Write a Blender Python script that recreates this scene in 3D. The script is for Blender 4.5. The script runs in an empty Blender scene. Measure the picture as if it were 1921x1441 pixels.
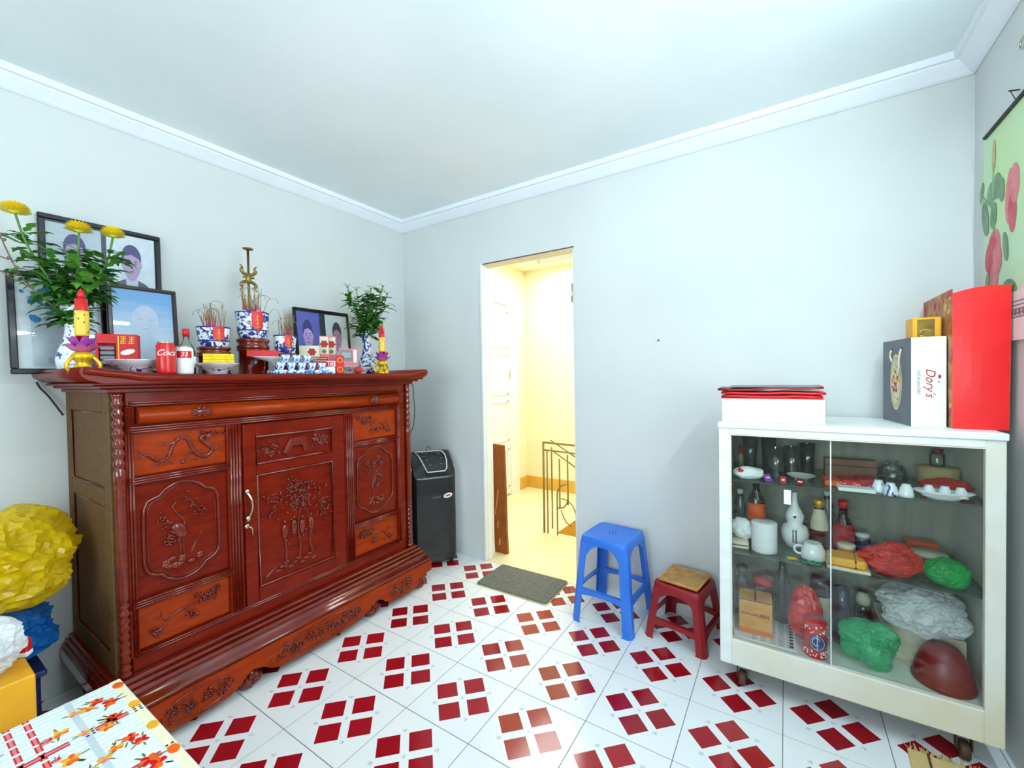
import bpy, bmesh, math, random
from math import sin, cos, pi, radians, atan2, hypot
from mathutils import Vector, Matrix, noise

scene = bpy.context.scene
COL = scene.collection

# ------------------------------------------------------------------ camera
def set_camera():
    yaw, pitch, roll = -0.57264, 0.01758, -0.01555
    f = Vector((sin(yaw) * cos(pitch), cos(yaw) * cos(pitch), -sin(pitch)))
    r = Vector((cos(yaw), -sin(yaw), 0))
    u = r.cross(f)
    r2 = r * cos(roll) + u * sin(roll)
    u2 = -r * sin(roll) + u * cos(roll)
    cam = bpy.data.cameras.new('camera')
    cam.sensor_fit = 'HORIZONTAL'
    cam.sensor_width = 36.0
    cam.lens = 795.944 / 1921 * 36.0
    cam.clip_start = 0.02
    o = bpy.data.objects.new('camera', cam)
    m = Matrix((r2, u2, -f)).transposed().to_4x4()
    m.translation = Vector((2.45863, -2.30282, 1.24772))
    o.matrix_world = m
    COL.objects.link(o)
    scene.camera = o
set_camera()

# ------------------------------------------------------------------ world, lights, exposure
world = bpy.data.worlds.new('world')
scene.world = world
world.use_nodes = True
bg = world.node_tree.nodes['Background']
bg.inputs[0].default_value = (0.80, 0.90, 1.0, 1)
bg.inputs[1].default_value = 0.55

def area(name, loc, direction, sx, sy, power, col):
    l = bpy.data.lights.new(name, 'AREA')
    l.shape = 'RECTANGLE'; l.size = sx; l.size_y = sy
    l.energy = power; l.color = col
    o = bpy.data.objects.new(name, l)
    o.location = loc
    o.rotation_euler = Vector(direction).to_track_quat('-Z', 'Y').to_euler()
    COL.objects.link(o)
    return o
# daylight entering by the window in the right wall and the stairwell skylight; the rear one is an added fill
area('daylight_right_window', (3.20, -1.50, 1.55), (-1, 0.05, 0.40), 1.05, 1.05, 15.5, (0.79, 0.95, 1.0))
area('fill_rear', (1.95, -4.34, 1.50), (0, 1, 0.62), 1.7, 1.3, 39, (0.79, 0.95, 1.0))
area('daylight_stairwell', (0.95, 1.10, 2.40), (0, 0, -1), 1.3, 1.0, 25, (1.0, 0.97, 0.88))

scene.view_settings.view_transform = 'Standard'
scene.view_settings.look = 'None'
scene.view_settings.gamma = 1.0
scene.view_settings.use_curve_mapping = False
scene.view_settings.exposure = 0.71
scene.display_settings.display_device = 'sRGB'
if hasattr(scene, 'cycles'):
    scene.cycles.max_bounces = 8
    scene.cycles.diffuse_bounces = 4
    scene.cycles.glossy_bounces = 3
    scene.cycles.transparent_max_bounces = 16
    scene.cycles.adaptive_threshold = 0.05
    scene.cycles.caustics_reflective = False
    scene.cycles.caustics_refractive = False
    scene.cycles.sample_clamp_indirect = 6

RND = random.Random(7)

# ------------------------------------------------------------------ mesh builder
class MB:
    def __init__(s):
        s.v = []; s.f = []; s.m = []; s.sm = []
    def add(s, vs, fs, mi=0, smooth=False):
        o = len(s.v)
        s.v += [Vector(p) for p in vs]
        for f in fs:
            s.f.append([i + o for i in f]); s.m.append(mi); s.sm.append(smooth)
        return s
    def box(s, x0, x1, y0, y1, z0, z1, b=0.0, mi=0):
        if b <= 0:
            vs = [(x0,y0,z0),(x1,y0,z0),(x1,y1,z0),(x0,y1,z0),(x0,y0,z1),(x1,y0,z1),(x1,y1,z1),(x0,y1,z1)]
            return s.add(vs, [(0,3,2,1),(4,5,6,7),(0,1,5,4),(1,2,6,5),(2,3,7,6),(3,0,4,7)], mi)
        b = min(b, (x1-x0)*.49, (y1-y0)*.49, (z1-z0)*.49)
        c = ((x0,x1),(y0,y1),(z0,z1)); vs = []; idx = {}
        for i in (0,1):
            for j in (0,1):
                for k in (0,1):
                    p = [c[0][i], c[1][j], c[2][k]]
                    ins = [b if i == 0 else -b, b if j == 0 else -b, b if k == 0 else -b]
                    for a in range(3):
                        q = [p[t] + (ins[t] if t != a else 0) for t in range(3)]
                        idx[(i,j,k,a)] = len(vs); vs.append(q)
        fs = []
        for a in range(3):
            o1, o2 = [t for t in range(3) if t != a]
            for e in (0,1):
                loop = []
                for (p, q) in ((0,0),(1,0),(1,1),(0,1)):
                    key = [0,0,0]; key[a] = e; key[o1] = p; key[o2] = q
                    loop.append(idx[(key[0],key[1],key[2],a)])
                fs.append(loop)
            for p in (0,1):
                for q in (0,1):
                    k0 = [0,0,0]; k1 = [0,0,0]; k1[a] = 1
                    k0[o1] = k1[o1] = p; k0[o2] = k1[o2] = q
                    fs.append([idx[(*k0,o1)], idx[(*k1,o1)], idx[(*k1,o2)], idx[(*k0,o2)]])
        for i in (0,1):
            for j in (0,1):
                for k in (0,1):
                    fs.append([idx[(i,j,k,0)], idx[(i,j,k,1)], idx[(i,j,k,2)]])
        return s.add(vs, fs, mi)
    def obox(s, c, size, M=None, b=0.0, mi=0):
        t = MB(); t.box(-size[0]/2, size[0]/2, -size[1]/2, size[1]/2, -size[2]/2, size[2]/2, b, mi)
        if M is not None: t.xf(M.to_4x4())
        t.xf(Matrix.Translation(Vector(c)))
        return s.join(t)
    def lathe(s, prof, c=(0,0,0), seg=20, mi=0, smooth=True, M=None, a0=0.0, a1=2*pi, sx=1.0, sy=1.0):
        full = abs(a1 - a0 - 2*pi) < 1e-6
        n = seg if full else seg + 1
        vs = []
        for (r, z) in prof:
            for i in range(n):
                a = a0 + (a1 - a0) * i / seg
                p = Vector((r*cos(a)*sx, r*sin(a)*sy, z))
                if M is not None: p = M @ p
                vs.append(p + Vector(c))
        fs = []
        for j in range(len(prof) - 1):
            for i in range(seg):
                i2 = (i + 1) % n if full else i + 1
                fs.append((j*n+i, j*n+i2, (j+1)*n+i2, (j+1)*n+i))
        if full:
            if prof[0][0] > 1e-5: fs.append(list(range(n))[::-1])
            if prof[-1][0] > 1e-5: fs.append([(len(prof)-1)*n + i for i in range(n)])
        return s.add(vs, fs, mi, smooth)
    def tube(s, pts, r, seg=6, mi=0, closed=False, flat=None, smooth=True):
        pts = [Vector(p) for p in pts]
        n = len(pts)
        rr = list(r) if isinstance(r, (list, tuple)) else [r]*n
        rr = rr + [rr[-1]]*(n - len(rr))
        vs = []; up = Vector((0.13, 0.31, 0.94)).normalized()
        for i, p in enumerate(pts):
            a = pts[i-1] if (i > 0 or closed) else p
            b = pts[(i+1) % n] if (i < n-1 or closed) else p
            t = (b - a)
            t = t.normalized() if t.length > 1e-9 else Vector((0,0,1))
            e = t.cross(up)
            if e.length < 1e-3: e = t.cross(Vector((1,0,0)))
            e.normalize(); g = e.cross(t).normalized()
            for k in range(seg):
                an = 2*pi*k/seg
                off = (e*cos(an) + g*sin(an)) * rr[i]
                if flat is not None: off = Vector((off.x*flat[0], off.y*flat[1], off.z*flat[2]))
                vs.append(p + off)
        fs = []
        for i in range(n if closed else n-1):
            j = (i+1) % n
            for k in range(seg):
                k2 = (k+1) % seg
                fs.append((i*seg+k, i*seg+k2, j*seg+k2, j*seg+k))
        if not closed:
            fs.append(list(range(seg))[::-1]); fs.append([(n-1)*seg+k for k in range(seg)])
        return s.add(vs, fs, mi, smooth)
    def ell(s, c, rad, seg=8, rings=5, mi=0, M=None):
        vs = [Vector((0,0,-1))]
        for j in range(1, rings):
            ph = -pi/2 + pi*j/rings
            for i in range(seg):
                a = 2*pi*i/seg
                vs.append(Vector((cos(ph)*cos(a), cos(ph)*sin(a), sin(ph))))
        vs.append(Vector((0,0,1)))
        out = []
        for p in vs:
            p = Vector((p.x*rad[0], p.y*rad[1], p.z*rad[2]))
            if M is not None: p = M @ p
            out.append(p + Vector(c))
        fs = [(0, 1+(i+1)%seg, 1+i) for i in range(seg)]
        for j in range(rings-2):
            for i in range(seg):
                a = 1+j*seg+i; b = 1+j*seg+(i+1)%seg
                fs.append((a, b, b+seg, a+seg))
        o = 1+(rings-2)*seg; t = len(vs)-1
        fs += [(t, o+i, o+(i+1)%seg) for i in range(seg)]
        return s.add(out, fs, mi, True)
    def prism(s, poly, axis, d0, d1, mi=0, smooth=False):
        def P(u, v, d):
            return {'x': (d,u,v), 'y': (u,d,v), 'z': (u,v,d)}[axis]
        n = len(poly)
        vs = [P(u,v,d0) for u, v in poly] + [P(u,v,d1) for u, v in poly]
        fs = [list(range(n))[::-1], [n+i for i in range(n)]]
        s.add(vs, fs, mi, False)
        o = len(s.v) - 2*n
        for i in range(n):
            j = (i+1) % n
            s.f.append([o+i, o+j, o+n+j, o+n+i]); s.m.append(mi); s.sm.append(smooth)
        return s
    def poly(s, pts, mi=0):
        return s.add(pts, [list(range(len(pts)))], mi)
    def disc(s, c, rx, ry, n=14, mi=0, axis='y', rot=0.0):
        pts = []
        for i in range(n):
            a = 2*pi*i/n
            u, v = rx*cos(a), ry*sin(a)
            u, v = u*cos(rot)-v*sin(rot), u*sin(rot)+v*cos(rot)
            pts.append({'y': (c[0]+u, c[1], c[2]+v), 'z': (c[0]+u, c[1]+v, c[2]), 'x': (c[0], c[1]+u, c[2]+v)}[axis])
        return s.poly(pts, mi)
    def join(s, t):
        o = len(s.v)
        s.v += t.v; s.f += [[i+o for i in f] for f in t.f]; s.m += t.m; s.sm += t.sm
        return s
    def xf(s, M):
        s.v = [M @ p for p in s.v]; return s
    def mesh(s, name, mats, off=None):
        me = bpy.data.meshes.new(name)
        o = Vector(off) if off is not None else Vector((0,0,0))
        me.from_pydata([tuple(p - o) for p in s.v], [], s.f)
        if not isinstance(mats, (list, tuple)): mats = [mats]
        for m in mats: me.materials.append(m)
        me.polygons.foreach_set('material_index', s.m)
        me.polygons.foreach_set('use_smooth', s.sm)
        bm = bmesh.new(); bm.from_mesh(me)
        bmesh.ops.recalc_face_normals(bm, faces=bm.faces)
        bm.to_mesh(me); bm.free()
        me.update()
        return me
    def build(s, name, mats, parent=None, world=False):
        off = wloc(parent) if (world and parent is not None) else None
        o = bpy.data.objects.new(name, s.mesh(name, mats, off))
        COL.objects.link(o)
        if parent is not None: o.parent = parent
        return o

def wloc(o):
    p = Vector((0,0,0))
    while o is not None:
        p = p + o.location; o = o.parent
    return p
def tag(o, label, cat, group=None):
    o['label'] = label; o['category'] = cat
    if group: o['group'] = group
    return o
def struct(o): o['kind'] = 'structure'; return o
def stuff(o): o['kind'] = 'stuff'; return o
def thing(name, label, cat, loc=(0,0,0), rz=0.0, group=None):
    o = bpy.data.objects.new(name, None)
    o.empty_display_size = 0.05
    COL.objects.link(o)
    o.location = loc; o.rotation_euler = (0, 0, rz)
    return tag(o, label, cat, group)
def copy_tree(o, parent=None, label=None, loc=None, rz=None):
    c = o.copy(); COL.objects.link(c)
    if parent is not None: c.parent = parent
    if label: c['label'] = label
    if loc is not None: c.location = loc
    if rz is not None: c.rotation_euler = (0, 0, rz)
    for ch in list(o.children): copy_tree(ch, c)
    return c

# ------------------------------------------------------------------ materials
def lin(c):
    return tuple(((x/255)/12.92 if x/255 <= 0.04045 else ((x/255+0.055)/1.055)**2.4) for x in c)
def _new(name):
    m = bpy.data.materials.new(name); m.use_nodes = True
    nt = m.node_tree
    return m, nt, nt.nodes['Principled BSDF']
def mat(name, rgb, rough=0.5, metal=0.0, spec=0.5, var=0.06, vs=14.0, bump=0.0, bs=60.0, coat=0.0, rgb2=None, detail=4.0, stretch=None, emit=0.0, alpha=1.0, trans=0.0, sss=0.0):
    m, nt, b = _new(name)
    N = nt.nodes; L = nt.links
    c = lin(rgb)
    tc = N.new('ShaderNodeTexCoord'); mp = N.new('ShaderNodeMapping')
    L.new(tc.outputs['Object'], mp.inputs['Vector'])
    if stretch: mp.inputs['Scale'].default_value = stretch
    nz = N.new('ShaderNodeTexNoise'); nz.inputs['Scale'].default_value = vs; nz.inputs['Detail'].default_value = detail
    L.new(mp.outputs['Vector'], nz.inputs['Vector'])
    rp = N.new('ShaderNodeValToRGB')
    c2 = lin(rgb2) if rgb2 else tuple(min(1, x*(1+var)) for x in c)
    c1 = c if rgb2 else tuple(x*(1-var) for x in c)
    rp.color_ramp.elements[0].position = 0.32; rp.color_ramp.elements[1].position = 0.68
    rp.color_ramp.elements[0].color = (*c1, 1); rp.color_ramp.elements[1].color = (*c2, 1)
    L.new(nz.outputs['Fac'], rp.inputs['Fac']); L.new(rp.outputs['Color'], b.inputs['Base Color'])
    b.inputs['Roughness'].default_value = rough
    b.inputs['Metallic'].default_value = metal
    b.inputs['Specular IOR Level'].default_value = spec
    b.inputs['Coat Weight'].default_value = coat
    b.inputs['Coat Roughness'].default_value = 0.08
    b.inputs['Alpha'].default_value = alpha
    b.inputs['Transmission Weight'].default_value = trans
    if sss:
        b.inputs['Subsurface Weight'].default_value = sss
        b.inputs['Subsurface Radius'].default_value = (0.02, 0.015, 0.01)
    if emit:
        b.inputs['Emission Color'].default_value = (*c, 1); b.inputs['Emission Strength'].default_value = emit
    if bump:
        n2 = N.new('ShaderNodeTexNoise'); n2.inputs['Scale'].default_value = bs; n2.inputs['Detail'].default_value = 5
        L.new(mp.outputs['Vector'], n2.inputs['Vector'])
        bp = N.new('ShaderNodeBump'); bp.inputs['Strength'].default_value = bump; bp.inputs['Distance'].default_value = 0.01
        L.new(n2.outputs['Fac'], bp.inputs['Height']); L.new(bp.outputs['Normal'], b.inputs['Normal'])
    return m
def sheet(name, rgb, opacity=0.75, rough=0.25, transl=0.3, var=0.15, vs=18.0, bump=0.0):
    """thin plastic film: principled surface, light passing through it, and some see-through"""
    m = mat(name, rgb, rough, var=var, vs=vs, bump=bump, bs=35)
    nt = m.node_tree; N = nt.nodes; L = nt.links
    b = N['Principled BSDF']; out = N['Material Output']
    tl = N.new('ShaderNodeBsdfTranslucent'); tl.inputs[0].default_value = (*lin(rgb), 1)
    tr = N.new('ShaderNodeBsdfTransparent')
    m1 = N.new('ShaderNodeMixShader'); m1.inputs[0].default_value = transl
    L.new(b.outputs[0], m1.inputs[1]); L.new(tl.outputs[0], m1.inputs[2])
    m2 = N.new('ShaderNodeMixShader'); m2.inputs[0].default_value = opacity
    L.new(tr.outputs[0], m2.inputs[1]); L.new(m1.outputs[0], m2.inputs[2])
    L.new(m2.outputs[0], out.inputs['Surface'])
    return m
def glassmat(name, tint=(240,250,246), refl=1.0, rough=0.02, base=0.03, haze=0.0, hazecol=(225,230,225)):
    """pane or thin glass: see-through with fresnel reflection"""
    m, nt, b = _new(name)
    N = nt.nodes; L = nt.links; out = N['Material Output']
    N.remove(b)
    tr = N.new('ShaderNodeBsdfTransparent'); tr.inputs[0].default_value = (*lin(tint), 1)
    gl = N.new('ShaderNodeBsdfGlossy'); gl.inputs['Roughness'].default_value = rough
    lw = N.new('ShaderNodeFresnel'); lw.inputs['IOR'].default_value = 1.45
    mu = N.new('ShaderNodeMath'); mu.operation = 'MULTIPLY_ADD'
    mu.inputs[1].default_value = refl; mu.inputs[2].default_value = base; mu.use_clamp = True
    L.new(lw.outputs[0], mu.inputs[0])
    mx = N.new('ShaderNodeMixShader')
    L.new(mu.outputs[0], mx.inputs[0]); L.new(gl.outputs[0], mx.inputs[2])
    if haze:
        df = N.new('ShaderNodeBsdfDiffuse'); df.inputs[0].default_value = (*lin(hazecol), 1)
        m2 = N.new('ShaderNodeMixShader'); m2.inputs[0].default_value = haze
        L.new(tr.outputs[0], m2.inputs[1]); L.new(df.outputs[0], m2.inputs[2]); L.new(m2.outputs[0], mx.inputs[1])
    else:
        L.new(tr.outputs[0], mx.inputs[1])
    L.new(mx.outputs[0], out.inputs['Surface'])
    return m
def porcelain(name, scale=26.0, amount=0.5, white=(236,240,246), blue=(34,58,150)):
    m, nt, b = _new(name)
    N = nt.nodes; L = nt.links
    tc = N.new('ShaderNodeTexCoord')
    nz = N.new('ShaderNodeTexNoise'); nz.inputs['Scale'].default_value = scale; nz.inputs['Detail'].default_value = 2.5
    nz.inputs['Distortion'].default_value = 1.2
    L.new(tc.outputs['Object'], nz.inputs['Vector'])
    rp = N.new('ShaderNodeValToRGB')
    e = rp.color_ramp.elements
    e[0].position = amount; e[0].color = (*lin(white), 1)
    e[1].position = amount + 0.05; e[1].color = (*lin(blue), 1)
    L.new(nz.outputs['Fac'], rp.inputs['Fac']); L.new(rp.outputs['Color'], b.inputs['Base Color'])
    b.inputs['Roughness'].default_value = 0.12; b.inputs['Coat Weight'].default_value = 0.4
    return m

def wood(name, c1, c2, rough=0.28, coat=0.6, stretch=(6, 1.2, 6), spec=0.15):
    m = mat(name, c1, rough, rgb2=c2, vs=9, detail=7, stretch=stretch, coat=coat, bump=0.012, bs=30)
    m.node_tree.nodes['Principled BSDF'].inputs['Coat Roughness'].default_value = 0.06
    m.node_tree.nodes['Principled BSDF'].inputs['Specular IOR Level'].default_value = spec
    return m

MT = {}
def mk():
    T = MT
    T['wall'] = mat('wall_paint', (211,214,213), 0.85, rgb2=(219,222,220), vs=1.3, bump=0.03, bs=120)
    T['ceiling'] = mat('ceiling_paint', (228,240,242), 0.9, rgb2=(248,253,255), vs=0.9, detail=10, bump=0.12, bs=16)
    T['trim'] = mat('crown_paint', (240,244,250), 0.5, var=0.02, vs=4)
    T['grout'] = mat('grout', (112,114,112), 0.9, var=0.1, vs=40)
    T['hallwall'] = mat('hall_wall_paint', (242,234,194), 0.85, rgb2=(246,239,206), vs=2)
    T['hallceil'] = mat('hall_ceiling_paint', (246,242,214), 0.9, var=0.02)
    T['hallfloor'] = mat('hall_floor', (232,218,172), 0.35, rgb2=(240,229,190), vs=3)
    T['ochre'] = mat('ochre_paint', (214,164,58), 0.6, rgb2=(224,178,74), vs=6)
    T['whitepaint'] = mat('white_gloss_paint', (240,242,240), 0.4, rgb2=(232,236,232), vs=8, bump=0.04, bs=40)
    T['casepaint'] = mat('case_paint', (226,231,226), 0.45, rgb2=(236,240,236), vs=5, detail=8, bump=0.10, bs=25, stretch=(1,1,4))
    T['caseworn'] = mat('case_paint_worn', (228,230,222), 0.5, rgb2=(216,208,184), vs=3.4, detail=10, bump=0.12, bs=25)
    T['caseback'] = mat('case_back_board', (150,152,140), 0.7, rgb2=(168,170,158), vs=4, stretch=(8,1,1))
    T['wood'] = wood('lacquered_wood', (98,17,4), (124,27,7), 0.28, 0.06)
    T['woodlite'] = wood('lacquered_wood_panel', (138,42,5), (162,54,8), 0.32, 0.05)
    T['wooddark'] = wood('lacquered_wood_carved', (94,18,6), (120,28,10), 0.14, 0.55, spec=0.4)
    T['woodside'] = wood('plain_side_wood', (98,72,46), (114,84,54), 0.65, 0.0)
    T['brownboard'] = wood('brown_board', (128,66,24), (152,84,34), 0.45, 0.2, (8,8,1.2))
    T['black'] = mat('black_plastic', (22,23,26), 0.28, coat=0.3, var=0.1)
    T['blackmatte'] = mat('black_matte', (26,26,28), 0.6, var=0.1)
    T['whiteplastic'] = mat('white_plastic', (235,236,238), 0.35, var=0.02)
    T['chrome'] = mat('handle_metal', (205,196,184), 0.22, metal=1.0, var=0.05)
    T['brass'] = mat('aged_bronze', (142,118,62), 0.38, metal=0.85, var=0.2, vs=40)
    T['gold'] = mat('gold_plastic', (232,190,38), 0.22, metal=0.55, var=0.12, vs=40)
    T['goldpaint'] = mat('gold_print', (236,196,66), 0.4, var=0.1, vs=60)
    T['red'] = mat('red_gloss', (206,22,26), 0.3, var=0.08)
    T['redmatte'] = mat('red_paper', (200,34,36), 0.6, var=0.1)
    T['darkred'] = mat('dark_red_plastic', (130,22,28), 0.35, var=0.08)
    T['pink'] = mat('lotus_pink', (206,74,158), 0.3, rgb2=(224,120,180), vs=30, coat=0.3)
    T['purple'] = mat('lotus_purple', (140,66,170), 0.3, rgb2=(190,80,170), vs=30, coat=0.3)
    T['yellow'] = mat('yellow_petal', (248,208,18), 0.5, rgb2=(252,226,40), vs=40)
    T['whitepetal'] = mat('white_petal', (244,246,240), 0.5, var=0.03)
    T['leaf'] = mat('leaf_green', (66,126,42), 0.45, rgb2=(104,164,64), vs=22)
    T['leafdark'] = mat('leaf_green_dark', (50,106,38), 0.45, rgb2=(84,146,54), vs=22)
    T['stem'] = mat('stem_green', (92,130,56), 0.5, var=0.15)
    T['twig'] = mat('dry_twig', (120,104,78), 0.7, var=0.15)
    T['porc'] = porcelain('porcelain_blue_white', 30, 0.50)
    T['porclight'] = porcelain('porcelain_light_pattern', 34, 0.60)
    T['porcdense'] = porcelain('porcelain_dense_pattern', 42, 0.47, blue=(30,48,128))
    T['porcaqua'] = porcelain('porcelain_aqua_pattern', 60, 0.48, (232,240,248), (60,130,196))
    T['porcwhite'] = mat('porcelain_white', (240,243,244), 0.12, var=0.02, coat=0.4)
    T['ash'] = mat('incense_ash', (150,140,124), 0.9, var=0.2, vs=60)
    T['stick'] = mat('incense_stick_tan', (168,132,92), 0.8, var=0.25, vs=90)
    T['stickred'] = mat('incense_stick_red', (190,70,84), 0.7, var=0.2, vs=90)
    T['label'] = mat('red_label', (216,32,44), 0.5, var=0.1)
    T['frameblack'] = mat('black_frame', (20,20,22), 0.35, coat=0.05, spec=0.3, var=0.1)
    T['framebrown'] = mat('brown_frame', (52,30,28), 0.35, coat=0.05, spec=0.3, var=0.12)
    T['paper'] = mat('paper_white', (238,240,242), 0.7, var=0.02)
    T['card'] = mat('cardboard', (214,148,76), 0.75, rgb2=(222,162,90), vs=8)
    T['cardorange'] = mat('cardboard_orange', (224,116,36), 0.7, var=0.05)
    T['glass'] = glassmat('cabinet_glass', (251,254,252), 0.5, 0.02, 0.010)
    T['shelfglass'] = glassmat('shelf_glass', (226,240,232), 0.8, 0.03, 0.02, 0.10, (200,214,206))
    T['picglass'] = glassmat('picture_glass', (253,254,254), 0.45, 0.02, 0.0)
    T['clear'] = glassmat('clear_glass', (240,246,243), 1.0, 0.02, 0.06, 0.04)
    T['greenglass'] = glassmat('green_bottle_glass', (120,132,84), 0.8, 0.03, 0.04, 0.12, (70,80,40))
    T['purpleglass'] = glassmat('smoky_purple_plastic', (150,140,166), 0.8, 0.1, 0.03, 0.45, (120,112,140))
    T['dark'] = mat('dark_bottle', (30,26,26), 0.12, coat=0.5, var=0.1)
    T['amber'] = mat('amber_bottle', (96,36,16), 0.12, coat=0.5, var=0.15)
    T['ink'] = mat('print_ink', (36,36,42), 0.7, var=0.1)
    T['inkgrey'] = mat('print_grey', (128,130,136), 0.7, var=0.1)
    T['inkred'] = mat('print_red', (178,44,48), 0.7, var=0.1)
    T['inkpink'] = mat('print_pink', (226,120,130), 0.7, var=0.1)
    T['navy'] = mat('navy_plastic', (26,40,84), 0.4, var=0.15)
    T['bluelogo'] = mat('blue_logo', (28,44,120), 0.4, var=0.08)
    T['orange'] = mat('orange_gloss', (236,96,26), 0.3, var=0.08)
    T['yelloworange'] = mat('yellow_orange_vinyl', (240,170,34), 0.45, var=0.08)
    T['cream'] = mat('cream', (226,216,190), 0.6, var=0.06)
    T['tan'] = mat('tan_box', (206,186,130), 0.6, var=0.08)
    T['brown'] = mat('brown_vinyl', (134,92,66), 0.6, var=0.12)
    T['cable'] = mat('cable', (36,34,30), 0.6, var=0.1)
    T['rail'] = mat('rail_metal', (150,128,74), 0.45, metal=0.3, var=0.15)
mk()

# ================================================================== ROOM SHELL
W, H, YR = 3.06, 2.425, -4.2           # right wall, ceiling, rear wall
DX0, DX1, DZ = 0.728, 1.418, 2.006     # doorway in the back wall
TW = 0.09                               # wall thickness

def wall_with_hole(name, axis, d0, d1, u0, u1, h, hu0, hu1, hz0, hz1, m):
    b = MB()
    def bx(ua, ub, za, zb):
        if ub - ua < 1e-4 or zb - za < 1e-4: return
        if axis == 'y': b.box(ua, ub, d0, d1, za, zb)
        else: b.box(d0, d1, ua, ub, za, zb)
    bx(u0, hu0, 0, h); bx(hu1, u1, 0, h); bx(hu0, hu1, hz1, h); bx(hu0, hu1, 0, hz0)
    return struct(b.build(name, m))
wall_with_hole('wall_back', 'y', 0.0, TW, -TW, W + TW, H, DX0, DX1, 0.0, DZ, MT['wall'])
struct(MB().box(-TW, 0, YR - TW, 0.0, 0, H).build('wall_left', MT['wall']))
WY0, WY1, WZ0, WZ1 = -2.05, -0.95, 0.98, 2.12
wall_with_hole('wall_right', 'x', W, W + TW, YR - TW, 0.0, H, WY0, WY1, WZ0, WZ1, MT['wall'])
RX0, RX1, RZ0, RZ1 = 1.05, 2.85, 0.85, 2.15
wall_with_hole('wall_rear', 'y', YR - TW, YR, 0.0, W, H, RX0, RX1, RZ0, RZ1, MT['wall'])
struct(MB().box(-TW, W + TW, YR - TW, TW, H, H + 0.1).build('ceiling', MT['ceiling']))

def casement(name, axis, d, u0, u1, z0, z1, n):
    fr = MB(); t = 0.045
    def bx(m, ua, ub, za, zb, w=0.05):
        if axis == 'x': m.box(d, d + w, ua, ub, za, zb, 0.004)
        else: m.box(ua, ub, d - w, d, za, zb, 0.004)
    bx(fr, u0, u1, z0, z0 + t); bx(fr, u0, u1, z1 - t, z1)
    for i in range(n + 1):
        c = u0 + t/2 + (u1 - u0 - t) * i / n
        bx(fr, c - t/2, c + t/2, z0 + t, z1 - t)
    o = struct(fr.build(name, MT['whitepaint']))
    step = (u1 - u0 - t) / n
    for i in range(n):
        p = MB(); a = u0 + t + step*i; bq = a + step - t
        if axis == 'x': p.box(d + 0.02, d + 0.024, a, bq, z0 + t, z1 - t)
        else: p.box(a, bq, d - 0.024, d - 0.02, z0 + t, z1 - t)
        p.build('window_pane', MT['picglass'], o)
    return o
casement('window_1', 'x', W + 0.03, WY0, WY1, WZ0, WZ1, 2)
casement('rear_fill_window', 'y', YR - 0.03, RX0, RX1, RZ0, RZ1, 3)  # unseen rear window, added to let the fill light in

# crown moulding: a sloping white band from the wall to the ceiling with a bead along its upper edge
CROWN = [(0.0, 2.356), (0.004, 2.354), (0.014, 2.360), (0.052, 2.394), (0.056, 2.400), (0.070, 2.400), (0.074, 2.406), (0.074, 2.425), (0.0, 2.425)]
def crown(name, a, b, inward, m0, m1):
    """a, b: wall line ends; inward: unit vector into the room; m0, m1: mitre at the ends"""
    d = (Vector(b) - Vector(a)).normalized()
    mb = MB(); n = len(CROWN); vs = []
    for e, (pt, s) in enumerate(((a, m0), (b, m1))):
        for (o, z) in CROWN:
            k = o if s else 0.0
            sign = 1 if e == 0 else -1
            vs.append((pt[0] + inward[0]*o + d.x*k*sign, pt[1] + inward[1]*o + d.y*k*sign, z))
    fs = [(i, (i+1) % n, n+(i+1) % n, n+i) for i in range(n)]
    fs += [list(range(n))[::-1], [n+i for i in range(n)]]
    mb.add(vs, fs)
    return struct(mb.build(name, MT['trim']))
crown('trim_1', (0, YR), (0, 0), (1, 0), False, True)
crown('trim_2', (0, 0), (W, 0), (0, -1), True, True)
crown('trim_3', (W, 0), (W, YR), (-1, 0), True, False)

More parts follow.
